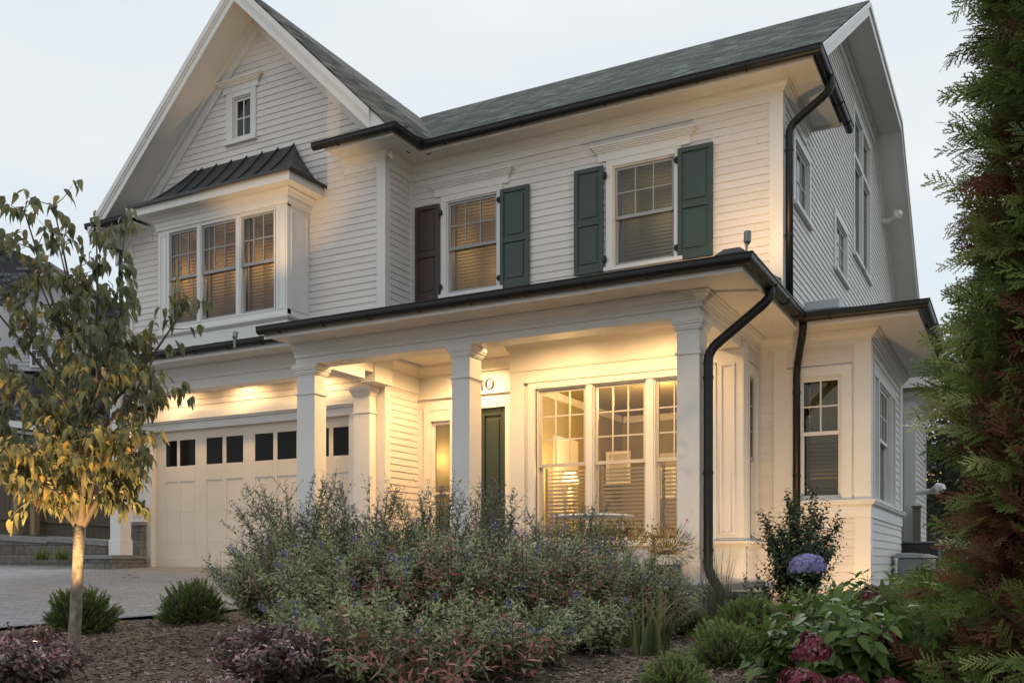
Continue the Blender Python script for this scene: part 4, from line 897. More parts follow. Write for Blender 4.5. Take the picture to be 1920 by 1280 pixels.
def nwin(x0, x1, y0, y1, t, nx, ny):
    o = poly([(x0 - 4, y0 - 4), (x1 + 4, y0 - 4), (x1 + 4, y1 + 4), (x0 - 4, y1 + 4)], t, .1, 'window', M_TRIM)
    b = MB(); ps = [at(x, y, t - .02) for x, y in ((x0, y0), (x1, y0), (x1, y1), (x0, y1))]; b.prism([tuple(p) for p in ps], Vector((sY, cY, 0)) * .01); b.build('pane', M_NPANE, o)
    b = MB()
    for i in range(1, nx):
        x = x0 + (x1 - x0) * i / nx; b.prism([tuple(at(x - .7, y0, t - .05)), tuple(at(x + .7, y0, t - .05)), tuple(at(x + .7, y1, t - .05)), tuple(at(x - .7, y1, t - .05))], Vector((sY, cY, 0)) * .02)
    for j in range(1, ny):
        y = y0 + (y1 - y0) * j / ny; b.prism([tuple(at(x0, y - .7, t - .055)), tuple(at(x1, y - .7, t - .055)), tuple(at(x1, y + .7, t - .055)), tuple(at(x0, y + .7, t - .055))], Vector((sY, cY, 0)) * .02)
    b.build('muntin', M_TRIM, o)
nwin(60, 77, 628, 684, 38.5, 2, 4); nwin(118, 134, 640, 690, 38.5, 2, 4)
poly([(-260, 640), (10, 688), (236, 760), (236, 830), (-260, 772)], 37, 2.5, 'lower_roof', M_SHING3, True)
strip((-260, 748), (236, 818), 12, 36.8, 'fascia', M_TRIM); strip((-260, 762), (236, 832), 8, 37.0, 'frieze_board', M_NSID)
poly([(-260, 768), (236, 838), (236, 1010), (-260, 1010)], 37.6, 3, 'wall', mat('tan_neighbour_wall', (.4, .36, .3), .7))
nwin(-12, 38, 788, 834, 37.4, 3, 2); nwin(140, 170, 800, 850, 37.4, 2, 2)
# ---- behind the rear wing: neighbour's lit porch, trees, condenser, bin, post
rb = thing('far_porch', 'far porch with a warm lit panel, between rear wing and arborvitae', 'porch', tuple(at(1760, 1000, 34)))
def rpoly(pxs, t, depth, name, m):
    b = MB(); ps = [at(x, y, t) for x, y in pxs]; b.prism([tuple(p) for p in ps], Vector((sY, cY, 0)) * depth); return b.build(name, m, rb)
M_GREYP = mat('grey_painted_porch', (.3, .3, .31), .6)
rpoly([(1730, 826), (1850, 850), (1850, 872), (1730, 872)], 33, 3, 'roof', M_GREYP)
rpoly([(1730, 903), (1850, 905), (1850, 1060), (1730, 1060)], 34.5, .5, 'wall', mat('dark_green_wall', (.035, .04, .025), .8))
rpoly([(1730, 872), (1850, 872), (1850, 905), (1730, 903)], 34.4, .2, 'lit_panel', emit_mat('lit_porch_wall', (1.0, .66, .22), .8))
ac = thing('air_conditioner', 'dark louvred air conditioner unit beside the rear wing', 'air conditioner', tuple(at(1722, 1075, 18.6)))
c = at(1722, 1016, 18.6); b = MB(); b.box(c.x - .38, c.x + .38, c.y - .38, c.y + .38, c.z - .85, c.z - .03); b.build('body', M_ACU, ac, bevel=.02)
b = MB(); b.box(c.x - .4, c.x + .4, c.y - .4, c.y + .4, c.z - .03, c.z); b.lathe((c.x, c.y, c.z), [(.0, .012), (.3, .012), (.31, 0)], 24); b.build('lid', mat('grey_metal_lid', (.12, .125, .135), .4), ac, bevel=.008)
b = MB()
for k in range(12): b.box(c.x - .385, c.x + .385, c.y - .388, c.y - .38, c.z - .8 + k * .062, c.z - .8 + k * .062 + .02)
b.build('louvre', M_ACU, ac)
bn = thing('storage_bin', 'grey plastic storage bin with a rounded lid, in front of the condenser', 'storage bin', tuple(at(1718, 1095, 16.6)))
c = at(1722, 1036, 16.6); b = MB(); b.box(c.x - .31, c.x + .26, c.y - .3, c.y + .3, c.z - .7, c.z - .09); b.build('body', M_BIN, bn, bevel=.03)
b = MB(); b.prism([(c.x - .34, c.y - .33, c.z - .09), (c.x + .29, c.y - .33, c.z - .09), (c.x + .29, c.y - .33, c.z - .06), (c.x + .15, c.y - .33, c.z - .02), (c.x - .1, c.y - .33, c.z + .0), (c.x - .34, c.y - .33, c.z)], (0, .66, 0)); b.build('lid', mat('pale_grey_plastic', (.32, .33, .34), .45), bn, bevel=.012)
c = at(1719, 1000, 20.5); fp = MB(); fp.box(c.x - .075, c.x + .075, c.y - .075, c.y + .075, c.z - .9, c.z + .56); fpo = fp.build('fence_post', mat('taupe_post', (.2, .17, .13), .8, vary=(4, 1, (.15, .13, .1)))); tag(fpo, 'short taupe timber gate post by the rear wing corner', 'post')
b = MB(); b.box(c.x - .1, c.x + .1, c.y - .1, c.y + .1, c.z + .56, c.z + .6); b.build('post_cap', MATS['taupe_post'], fpo)
# ---- table and chairs on the porch
tb = thing('patio_table', 'white edged patio table on the porch in front of the triple window', 'table', (-5.85, 12.85, PF))
c = at(1112, 968, 12.75)
b = MB(); b.lathe((c.x, c.y, c.z), [(0, .02), (.48, .02), (.53, .012), (.54, -.005), (.52, -.022), (.0, -.022)], 40); b.build('table_top', M_TABLE, tb, smooth=False)
for k in range(4):
    a = k * math.pi / 2 + .5; b = MB(); b.tube([(c.x + .38 * math.cos(a), c.y + .38 * math.sin(a), c.z - .03), (c.x + .44 * math.cos(a), c.y + .44 * math.sin(a), PF)], .02, 8); b.build('leg', M_TABLE, tb)
def chair(px, py, t, rz, label):
    c = at(px, py, t); ch = thing('patio_chair', label, 'chair', (c.x, c.y, PF), 'patio chairs on the porch')
    T = lambda x, y, z: (c.x + x * math.cos(rz) - y * math.sin(rz), c.y + x * math.sin(rz) + y * math.cos(rz), PF + z)
    def bx(x0, x1, y0, y1, z0, z1, n, m, bv=.01):
        b = MB(); b.box(x0, x1, y0, y1, z0, z1); b.v = [T(*v) for v in b.v]; return b.build(n, m, ch, bevel=bv)
    bx(-.26, .26, -.25, .25, .4, .46, 'seat', M_WICKER); bk_ = MB(); bk_.prism([(-.27, .24, .46), (.27, .24, .46), (.25, .33, .98), (.2, .345, 1.02), (-.2, .345, 1.02), (-.25, .33, .98)], (0, .03, 0)); bk_.v = [T(*v) for v in bk_.v]; bk_.build('backrest', M_WICKER, ch, bevel=.01)
    for x in (-.24, .24):
        for y in (-.22, .23): bx(x - .02, x + .02, y - .02, y + .02, 0, .4, 'leg', M_WICKER, .003)
        bx(x - .025, x + .025, -.25, .27, .63, .66, 'armrest', M_WICKER); bx(x - .015, x + .015, -.22, -.19, .46, .63, 'arm_post', M_WICKER, .003)
chair(1254, 975, 13.2, -1.2, 'brown woven patio chair partly hidden behind the right porch column')
# ================================================================== PLANTS
def leaf_mat(name, ramp, trans=0.3, rough=0.5):
    """colour per leaf from the mesh attribute 'tint' through a ramp of that plant's leaf colours; some light passes through"""
    m = bpy.data.materials.new(name); m.use_nodes = True; n = m.node_tree; b = n.nodes['Principled BSDF']; b.inputs['Roughness'].default_value = rough
    b.inputs['Specular IOR Level'].default_value = 0.3
    a = n.nodes.new('ShaderNodeAttribute'); a.attribute_name = 'tint'
    r = n.nodes.new('ShaderNodeValToRGB'); e = r.color_ramp.elements
    while len(e) < len(ramp): e.new(0.5)
    for k, (p, c) in enumerate(ramp): e[k].position = p; e[k].color = (*c, 1)
    n.links.new(a.outputs['Fac'], r.inputs['Fac']); n.links.new(r.outputs['Color'], b.inputs['Base Color'])
    t = n.nodes.new('ShaderNodeBsdfTranslucent'); n.links.new(r.outputs['Color'], t.inputs['Color'])
    mxn = n.nodes.new('ShaderNodeMixShader'); mxn.inputs['Fac'].default_value = trans
    o = n.nodes['Material Output']; n.links.new(b.outputs['BSDF'], mxn.inputs[1]); n.links.new(t.outputs['BSDF'], mxn.inputs[2]); n.links.new(mxn.outputs['Shader'], o.inputs['Surface'])
    return m
def tmpl(w1=.42, w2=.36, fold=.12, x1=.3, x2=.68):
    v = np.array([[0, 0, 0], [x1, w1, fold * .8], [x1, 0, 0], [x1, -w1, fold * .8], [x2, w2, fold * .6], [x2, 0, 0], [x2, -w2, fold * .6], [1, 0, 0]], float)
    f = [(0, 3, 2), (0, 2, 1), (2, 3, 6, 5), (1, 2, 5, 4), (5, 6, 7), (4, 5, 7)]
    return v, f
T_OVATE = tmpl(.46, .36); T_LANCE = tmpl(.36, .3, .08, .3, .65); T_ROUND = tmpl(.44, .46, .06, .28, .72)
def tmpl5():
    xs_ = [.12, .32, .54, .76]; ws = [.27, .45, .42, .24]; v = [[0, 0, 0]]; f = []
    for x, w in zip(xs_, ws): v += [[x, w, .16 * w / .45], [x, 0, 0], [x, -w, .16 * w / .45]]
    v.append([1, 0, -.02]); f += [(0, 3, 2), (0, 2, 1)]
    for k in range(3):
        a = 1 + 3 * k; f += [(a + 1, a + 2, a + 5, a + 4), (a, a + 1, a + 4, a + 3)]
    f += [(11, 12, 13), (10, 11, 13)]; return np.array(v, float), f
T_CURL = tmpl5()
T_NEEDLE = (np.array([[0, .5, 0], [0, -.5, 0], [.75, -.4, 0], [.75, .4, 0], [1, 0, 0]], float), [(0, 1, 2, 3), (3, 2, 4)])
def norm(a): return a / np.maximum(np.linalg.norm(a, axis=-1, keepdims=True), 1e-9)
class Leaves:
    def __init__(s): s.parts = []
    def add(s, p, d, n, L, W, tint, droop=0.0, t=T_OVATE):
        p, d, n = np.atleast_2d(np.asarray(p, float)), np.atleast_2d(np.asarray(d, float)), np.atleast_2d(np.asarray(n, float)); N = len(p)
        d = norm(np.broadcast_to(d, (N, 3))); n = np.broadcast_to(n, (N, 3)); n = norm(n - d * (n * d).sum(1, keepdims=True)); y = np.cross(n, d)
        L = np.broadcast_to(L, N).astype(float); W = np.broadcast_to(W, N).astype(float); tint = np.broadcast_to(tint, N).astype(float); droop = np.broadcast_to(droop, N).astype(float)
        v, f = t
        tz = v[None, :, 2] * W[:, None] - droop[:, None] * L[:, None] * v[None, :, 0] ** 2
        P = p[:, None] + d[:, None] * (v[None, :, 0:1] * L[:, None, None]) + y[:, None] * (v[None, :, 1:2] * W[:, None, None]) + n[:, None] * tz[..., None]
        s.parts.append((P.reshape(-1, 3), f, len(v), N, np.repeat(tint, len(v))))
    def count(s): return sum(q[3] for q in s.parts)
    def build(s, name, m, parent=None):
        vs = np.concatenate([q[0] for q in s.parts]); tn = np.concatenate([q[4] for q in s.parts])
        loops, sizes, off = [], [], 0
        for P, f, nv, N, _ in s.parts:
            fl = np.concatenate([np.array(x) for x in f]); sz = np.array([len(x) for x in f])
            loops.append((fl[None] + (off + np.arange(N) * nv)[:, None]).ravel()); sizes.append(np.tile(sz, N)); off += nv * N
        loops = np.concatenate(loops).astype(np.int32); sizes = np.concatenate(sizes).astype(np.int32)
        starts = np.concatenate([[0], np.cumsum(sizes)[:-1]]).astype(np.int32)
        me = bpy.data.meshes.new(name); me.vertices.add(len(vs)); me.vertices.foreach_set('co', vs.astype(np.float32).ravel())
        me.loops.add(len(loops)); me.loops.foreach_set('vertex_index', loops); me.polygons.add(len(sizes)); me.polygons.foreach_set('loop_start', starts)
        me.update(calc_edges=True); at_ = me.attributes.new('tint', 'FLOAT', 'POINT'); at_.data.foreach_set('value', tn.astype(np.float32))
        me.materials.append(m); o = bpy.data.objects.new(name, me); C.objects.link(o)
        if parent: o.parent = parent; o.matrix_parent_inverse = Matrix.Translation(-Vector(parent.location)) if parent.type == 'EMPTY' else Matrix.Identity(4)
        return o
def rv(n, s=1.0): return rng.normal(0, s, (n, 3))
UPV = np.array([0, 0, 1.0])
M_STEM = mat('green_brown_stem', (.07, .06, .035), .8); M_TWIG = mat('grey_brown_twig', (.1, .08, .06), .85, bump=(40, .5, .003))
M_BARK = mat('pale_young_bark', (.34, .29, .22), .9, vary=(26, 1.0, (.13, .11, .085), (1, 1, .6)), bump=(60, .9, .006))

# ------------------------------------------------------------ young dogwood
tree_base = foot(138, 6.5)
tree = thing('young_tree', 'slender young tree with drooping green and gold leaves beside the driveway', 'tree', tuple(tree_base))
M_DOG = leaf_mat('dogwood_leaf', [(0, (.12, .135, .075)), (.45, (.19, .2, .1)), (.7, (.27, .235, .1)), (.88, (.4, .27, .075)), (1, (.32, .14, .08))], .35, .5)
fork = at(150, 985, 6.5)
b = MB(); b.tube([tree_base - Vector((0, 0, .1)), tree_base + Vector((0, 0, .05)), at(142, 1150, 6.5), at(146, 1060, 6.5), fork], [.052, .043, .039, .036, .04], 14); b.build('trunk', M_BARK, tree, smooth=True)
limb_ends = []
br = MB()
def limb(p0, p1, r0, bend, depth):
    p0, p1 = Vector(p0), Vector(p1); L = (p1 - p0).length; m = p0.lerp(p1, .5) + Vector((random.uniform(-1, 1) * bend, random.uniform(-1, 1) * bend, -bend * .3))
    pts = [p0 * (1 - t) ** 2 + m * 2 * t * (1 - t) + p1 * t * t for t in [k / 6 for k in range(7)]]
    br.tube(pts, [r0 * (1 - .75 * k / 6) for k in range(7)], 6 if r0 < .012 else 9)
    return pts
tips = []                                                   # (point, direction)
tgt = [(45, 395, 6.3), (100, 385, 6.6), (70, 520, 6.2), (180, 430, 6.4), (235, 425, 6.7), (240, 560, 6.3), (150, 500, 7.0), (10, 560, 6.6), (60, 935, 6.2), (115, 955, 6.35), (28, 860, 6.2), (195, 925, 6.3), (232, 950, 6.5), (80, 880, 6.7), (345, 575, 6.5), (280, 690, 6.4), (275, 760, 6.7), (265, 850, 6.3), (300, 740, 6.6),
       (-30, 660, 6.4), (-20, 780, 6.5), (40, 720, 5.9), (120, 640, 6.0), (200, 690, 5.9), (235, 800, 6.0), (60, 850, 6.0), (100, 920, 6.1), (250, 640, 6.6), (20, 900, 6.3), (-20, 860, 6.5), (60, 780, 6.0), (200, 860, 6.1), (255, 890, 6.4), (130, 870, 6.0), (200, 640, 7.1), (90, 760, 7.1), (170, 820, 5.9), (-60, 520, 6.7), (150, 590, 6.4), (110, 460, 6.5), (-10, 480, 6.5)]
mains = [at(185, 860, 6.45), at(120, 850, 6.55), at(150, 840, 6.3), at(165, 800, 6.7), at(205, 900, 6.5), at(90, 900, 6.5)]
mp_pts = [limb(fork - Vector((0, 0, .02)), m, .03, .03, 0) for m in mains]
for px, py, t in tgt:
    e = at(px, py, t); m = min(mains, key=lambda q: (q - e).length + random.uniform(0, .12))
    pts = limb(m, e, .016, .08, 1)
    tips.append((e, (pts[-1] - pts[-2]).normalized()))
    for k in range(2, 7):
        for _ in range(3 if k > 3 else 1):
            p = pts[k]; dr = Vector((random.gauss(0, 1), random.gauss(0, 1), random.gauss(.75, .5))).normalized(); L = random.uniform(.1, .26)
            q = p + dr * L; limb(p, q, .004, .06, 2); tips.append((q, dr)); tips.append((p.lerp(q, .6), dr)); tips.append((p.lerp(q, .25), dr)) if random.random() < .4 else None
br.build('branch', M_TWIG, tree, smooth=True)
lv = Leaves()
for p, dr in tips:
    n = random.randint(2, 5)
    az = rng.uniform(0, 6.28, n); out_ = np.stack([np.cos(az), np.sin(az), rng.uniform(-.2, .35, n)], 1)
    d = out_ * .75 + np.array(dr) * .3 + np.array([0, 0, -.85]); pos = np.array(p) + rv(n, .015)
    L = rng.uniform(.055, .1, n); tint = np.clip(rng.beta(1.5, 3.0, n) + (0.14 if p.z < .8 else 0), 0, 1)  # low leaves shifted towards gold: the uplight's warmth put into their colour
    lv.add(pos, d, UPV + out_ * .5 + rv(n, .3), L, L * rng.uniform(.42, .6, n), tint, rng.uniform(.2, .95, n), T_CURL)
lv.build('foliage', M_DOG, tree)

# ------------------------------------------------------------ needle domes (yews and dwarf conifers)
M_YEW = leaf_mat('yew_needle', [(0, (.05, .075, .02)), (.5, (.11, .16, .04)), (1, (.23, .28, .08))], .15, .5)
M_DWARF = leaf_mat('dwarf_conifer_needle', [(0, (.075, .11, .035)), (.5, (.17, .24, .07)), (1, (.31, .38, .13))], .15, .5)
M_BROWNIN = leaf_mat('brown_inner_needle', [(0, (0.045, 0.027, 0.015)), (1, (0.120, 0.053, 0.030))], .1, .7)
def needle_dome(name, label, base, r, h, n_shoot, L_shoot, m, group=None, needle=.022, cat='shrub', lift=.0):
    t = thing(name, label, cat, tuple(base), group); lv = Leaves(); inn = Leaves(); st = MB()
    c = Vector(base) + Vector((0, 0, h * .25 + lift))
    for k in range(n_shoot):
        a = random.uniform(0, 6.283); u = random.uniform(-.25, 1) ; ce = math.sqrt(max(0, 1 - u * u))
        dirv = Vector((ce * math.cos(a), ce * math.sin(a), u)); lump = 1 + .34 * mnoise.noise(Vector((dirv.x * 1.7 + r * 90, dirv.y * 1.7 + h * 50, dirv.z * 1.7))) + random.uniform(-.14, .12)
        tip = c + Vector((dirv.x * r * lump, dirv.y * r * lump, dirv.z * h * .75 * lump)); d = (dirv + Vector((0, 0, .55)) + Vector((random.gauss(0, .25), random.gauss(0, .25), random.gauss(0, .2)))).normalized()
        root = tip - d * L_shoot; nn = 26
        s = np.linspace(.05, 1, nn); pos = np.array(root)[None] + np.array(d)[None] * (s * L_shoot)[:, None]
        az = np.arange(nn) * 2.4 + random.random() * 6; q = Vector((0, 0, 1)) if abs(d.z) < .8 else Vector((1, 0, 0)); u1 = np.array(d.cross(q).normalized()); u2 = np.cross(np.array(d), u1)
        rad = np.cos(az)[:, None] * u1 + np.sin(az)[:, None] * u2
        nd = rad * (1.0 - .45 * s[:, None]) + np.array(d) * (.55 + .7 * s[:, None])
        tint = np.clip(.15 + .55 * s + rng.normal(0, .1, nn) + random.uniform(-.15, .2), 0, 1)
        lv.add(pos, nd, np.cross(nd, rad) + rv(nn, .3), needle * rng.uniform(.7, 1.15, nn), needle * .22, tint, 0, T_NEEDLE)
        if k % 3 == 0: st.tube([tuple(c - Vector((0, 0, h * .2))), tuple(root), tuple(tip - d * L_shoot * .2)], [.006, .004, .002], 4, False)
        if k % 2 == 0:
            nn = 12; pos = np.array(c.lerp(tip, random.uniform(.45, .8))) + rv(nn, .03)
            inn.add(pos, rv(nn), rv(nn), needle, needle * .25, rng.uniform(0, 1, nn), 0, T_NEEDLE)
    st.tube([tuple(Vector(base) - Vector((0, 0, .03))), tuple(c)], [.02, .014], 7); st.build('stem', M_TWIG, t)
    lv.build('foliage', m, t); inn.build('inner_foliage', M_BROWNIN, t)
    return t
needle_dome('yew_shrub', 'rounded dark green yew right behind the young tree trunk', foot(153, 7.8), .27, .36, 520, .1, M_YEW, 'yews along the driveway edge')
needle_dome('yew_shrub', 'rounded dark green yew at the driveway edge, left of the blue flowered shrubs', foot(361, 8.5), .28, .34, 520, .1, M_YEW, 'yews along the driveway edge')
dg = 'dwarf conifers in the mulch bed'
needle_dome('dwarf_conifer', 'bright green dwarf conifer on a short stem, in front of the downspout', foot(1406, 7.0), .23, .25, 420, .075, M_DWARF, dg, .017, lift=.1)
needle_dome('dwarf_conifer', 'broad mid green dwarf conifer between iris clump and maroon hydrangea heads', foot(1362, 5.6), .21, .25, 460, .075, M_DWARF, dg, .017)
needle_dome('dwarf_conifer', 'bright green dwarf conifer cut off by the bottom edge of the photo', foot(1262, 4.75), .17, .17, 330, .08, M_DWARF, dg, .017)
needle_dome('dwarf_conifer', 'small dwarf conifer behind the iris clump at the porch foundation', foot(1296, 8.2), .17, .26, 260, .075, M_DWARF, dg, .018)

# ------------------------------------------------------------ leafy stem shrubs
def stem_shrub(name, label, base, nst, h, spread, leaf, mL, mF=None, group=None, lean=(0, 0), flower=(.0, 0), pair=.03, t=T_LANCE, tintf=None, curve=1.25, mS=M_STEM, rmin=.15, twig=.35, droop=.15, cat='shrub', hv=.35, flen=.012, base_r=.12, tip_up=.15, fname='flower_cluster', nf=14):
    """many arching stems with opposite leaf pairs, small side twigs and flower clusters at the upper nodes"""
    th = thing(name, label, cat, tuple(base), group); lv = Leaves(); st = MB(); fls = []; base = np.array(base)
    for k in range(nst):
        a = random.uniform(0, 6.283); rr = spread * math.sqrt(random.uniform(rmin ** 2, 1)); hh = h * random.uniform(1 - hv, 1) * (1 - .35 * (rr / spread) ** 2)
        o = np.array([math.cos(a), math.sin(a), 0]); p0 = base + o * base_r * random.random() ; end = base + o * rr + np.array([lean[0], lean[1], 0]) * random.uniform(.6, 1.2)
        def P(s): return p0 * (1 - s[:, None] ** curve) + end * s[:, None] ** curve + UPV * (hh * (s - .12 * s ** 3))[:, None]
        n = max(6, int(math.hypot(hh, rr) / pair)); s = np.linspace(.12, 1, n); pts = P(s); tan = norm(np.gradient(pts, axis=0))
        st.tube([tuple(q) for q in P(np.linspace(0, 1, 7))], [.005, .0045, .004, .0035, .003, .0022, .0012], 4, False)
        ref = norm(np.cross(tan, UPV + np.array([.3, .2, 0]))); ref2 = np.cross(tan, ref); ph = random.random() * 3
        lists = [(pts, tan, s, 1.0)]
        for j in range(n):
            if random.random() < twig and .15 < s[j] < .92:
                az = j * 1.57 + ph; d = norm((np.cos(az) * ref[j] + np.sin(az) * ref2[j]) * .8 + tan[j] * .7 + UPV * tip_up); Lt = random.uniform(.5, 1.3) * (.08 + .14 * (1 - s[j])) * h
                m = max(3, int(Lt / (pair * .8))); ss = np.linspace(.1, 1, m); tp = pts[j] + d * (ss * Lt)[:, None] + UPV * (.15 * Lt * ss ** 2)[:, None]
                lists.append((tp, np.broadcast_to(d, (m, 3)), .45 + .55 * ss, .8)); st.tube([tuple(pts[j]), tuple(tp[-1])], [.0022, .001], 3, False)
        for pp, tt, ss, sc in lists:
            n2 = len(pp); rf = norm(np.cross(tt, UPV + np.array([.31, .17, 0]))); rf2 = np.cross(tt, rf)
            for sg in (1, -1):
                az = np.arange(n2) * 1.571 + ph + rng.normal(0, .25, n2); rad = (np.cos(az)[:, None] * rf + np.sin(az)[:, None] * rf2) * sg
                d = rad * .85 + tt * .5 + rv(n2, .14); L = leaf[0] * (1 - .62 * ss ** 2) * rng.uniform(.7, 1.2, n2) * sc
                ti = tintf(n2, ss) if tintf else np.clip(rng.beta(2, 2, n2), 0, 1)
                lv.add(pp, d, tt + UPV * .3 + rv(n2, .25), L, L * leaf[1], ti, droop, t)
        if mF and random.random() < flower[0]:
            for pp, tt, ss, sc in lists:
                if (random.random() > flower[1] and sc < 1) or len(fls) > 60: continue
                fl = Leaves(); fls.append(fl)
                for j in range(max(0, len(pp) - (3 if sc == 1 else 1)), len(pp)):
                    c = pp[j]; m = nf; dd = norm(rv(m) + UPV * .3)
                    fl.add(c + dd * rng.uniform(.004, .016, m)[:, None], dd, rv(m), flen * rng.uniform(.5, 1.1, m), flen * .6, rng.uniform(0, 1, m), 0, T_ROUND)
    st.build('stem', mS, th); lv.build('foliage', mL, th)
    for fl in fls: fl.build(fname, mF, th)
    return th
M_SAGE = leaf_mat('sage_leaf', [(0, (.18, .205, .1)), (.45, (.29, .315, .155)), (.8, (.4, .415, .22)), (1, (.52, .52, .32))], .3, .6)
M_SAGE2 = leaf_mat('dark_sage_leaf', [(0, (.14, .155, .09)), (.5, (.22, .235, .135)), (1, (.34, .35, .23))], .3, .6)
M_BLUEF = leaf_mat('blue_mist_flower', [(0, (0.057, 0.069, 0.299)), (.6, (0.103, 0.127, 0.483)), (1, (0.196, 0.230, 0.600))], .3, .6)
M_VIOLF = leaf_mat('violet_mist_flower', [(0, (.06, .055, .16)), (1, (.16, .15, .34))], .3, .6)
M_REDT = leaf_mat('red_tipped_leaf', [(0, (0.109, 0.123, 0.061)), (.4, (0.174, 0.181, 0.094)), (.58, (0.290, 0.160, 0.102)), (.8, (0.435, 0.131, 0.123)), (1, (0.522, 0.189, 0.174))], .35, .5)
M_PINK = leaf_mat('pink_purple_leaf', [(0, (.08, .05, .05)), (.3, (.17, .08, .09)), (.5, (.17, .16, .11)), (.72, (.24, .13, .12)), (.88, (.4, .19, .21)), (1, (.55, .42, .38))], .3, .55)
bg_ = 'blue mist shrubs filling the bed'
tall = lambda n, s: np.clip(rng.beta(2, 2.6, n) * .8 + .15 * s, 0, 1)
bl = [('tall blue mist shrub reaching in front of the garage door', 555, 8.0, 1.7, .62, 66, M_SAGE2, M_VIOLF),
      ('tall blue mist shrub in front of the stone porch between garage and middle column', 690, 7.8, 1.58, .66, 74, M_SAGE2, M_VIOLF),
      ('blue mist shrub with tall flowering stems before the sidelight and middle column', 815, 7.8, 1.58, .66, 66, M_SAGE2, M_VIOLF),
      ('blue mist shrub with thin stems before the green front door', 940, 8.0, 1.52, .6, 46, M_SAGE2, M_VIOLF),
      ('blue mist shrub with thin stems before the triple window', 1065, 8.2, 1.46, .62, 46, M_SAGE2, M_VIOLF)]
for lb, px, t, h, sp, n, mL, mF in bl:
    stem_shrub('blue_mist_shrub', lb, foot(px, t), n, h, sp, (.085, .4), mL, mF, bg_, flower=(.6, .05), pair=.048, tintf=tall, curve=1.3, hv=.5, twig=.45, flen=.011)
fr_ = [('blue mist shrub spilling towards the driveway beside the yew', 525, 7.2, 1.05, .6, 110), ('grey green blue mist shrub low in the bed, right of the pink leaved shrub', 640, 6.5, 1.0, .6, 120),
       ('blue mist shrub with bright blue flowers low in front of the middle column', 770, 6.4, 1.02, .62, 120), ('grey green shrub at the middle of the bed before the green door', 900, 6.6, 1.02, .62, 120),
       ('grey green shrub in the bed before the triple window', 1035, 7.0, .98, .6, 110), ('grey green shrub beside the iris clump before the right column', 1165, 7.4, .86, .5, 90),
       ('grey green shrub at the bottom edge, right of the pink leaved shrub', 700, 5.1, .58, .42, 70), ('grey green shrub at the bottom edge below the green door', 880, 5.3, .6, .4, 70), ('pale green low shrub between the bare mulch and the porch', 1110, 6.2, .5, .32, 60),
       ('grey green shrub before the porch planter and right column', 1225, 8.2, .8, .44, 80), ('grey green shrub before the patio table', 1140, 8.0, .95, .5, 90), ('grey green shrub between the iris clump and the porch stone', 1230, 7.6, .72, .4, 60), ('grey green shrub filling the gap below the garage door', 600, 5.5, .62, .38, 60), ('grey green shrub in the bed just left of the bare mulch', 1000, 5.7, .5, .36, 60)]
for lb, px, t, h, sp, n in fr_:
    stem_shrub('blue_mist_shrub', lb, foot(px, t), n, h, sp, (.074, .5), M_SAGE, M_BLUEF, bg_, flower=(.17, .04), pair=.034, curve=1.15, hv=.55, twig=.6, flen=.012)
redt = lambda n, s: np.clip(rng.beta(1.4, 1.5, n) + .2 * s - .03, 0, 1)
rg = 'red tipped perennials among the blue mist shrubs'
for lb, px, t, h, sp, n in [('red tipped perennial leaning before the garage door', 545, 6.8, .95, .5, 32), ('red tipped perennial below the garage columns', 690, 6.3, .95, .55, 34), ('red tipped perennial before the middle column', 850, 6.2, .98, .55, 34), ('red tipped perennial before the triple window', 985, 6.5, 1.0, .55, 34),
                            ('red tipped perennial before the right column', 1110, 6.9, .9, .5, 28), ('large leaved red tipped perennial at the bottom edge, left of the bare mulch', 800, 4.7, .46, .42, 26), ('large leaved red tipped perennial beside the pink shrub', 640, 5.0, .55, .4, 22), ('red tipped perennial beside the bare mulch patch', 960, 5.1, .42, .36, 24), ('red tipped perennial above the iris clump', 1215, 7.2, .62, .3, 14)]:
    stem_shrub('red_tipped_perennial', lb, foot(px, t), n, h, sp, (.1, .28), M_REDT, None, rg, pair=.05, tintf=redt, curve=1.1, hv=.45, twig=.25, droop=.3)
pk = lambda n, s: np.clip(.15 + .7 * s ** 2 + rng.normal(0, .16, n), 0, 1)
M_PURF = leaf_mat('dark_purple_spike', [(0, (.03, .02, .06)), (1, (.09, .07, .17))], .2, .6)
for lb, px, t, h, sp, n in [('pink and purple leaved shrub at the bottom left corner before the tree', 10, 4.9, .42, .42, 80), ('pink and purple leaved shrub at the bottom edge below the yew', 510, 4.9, .44, .34, 76), ('pink leaved sprig behind the corner shrub, beside the driveway', 50, 6.0, .3, .26, 40), ('low pink leaved shrub cut off by the bottom edge, left of the bare mulch', 405, 4.4, .2, .26, 44)]:
    stem_shrub('pink_leaved_shrub', lb, foot(px, t), n, h, sp, (.075, .48), M_PINK, M_PURF, 'pink leaved shrubs', flower=(.08, 0), pair=.034, tintf=pk, curve=1.0, hv=.4, twig=.4, t=T_OVATE, droop=.1, flen=.012)
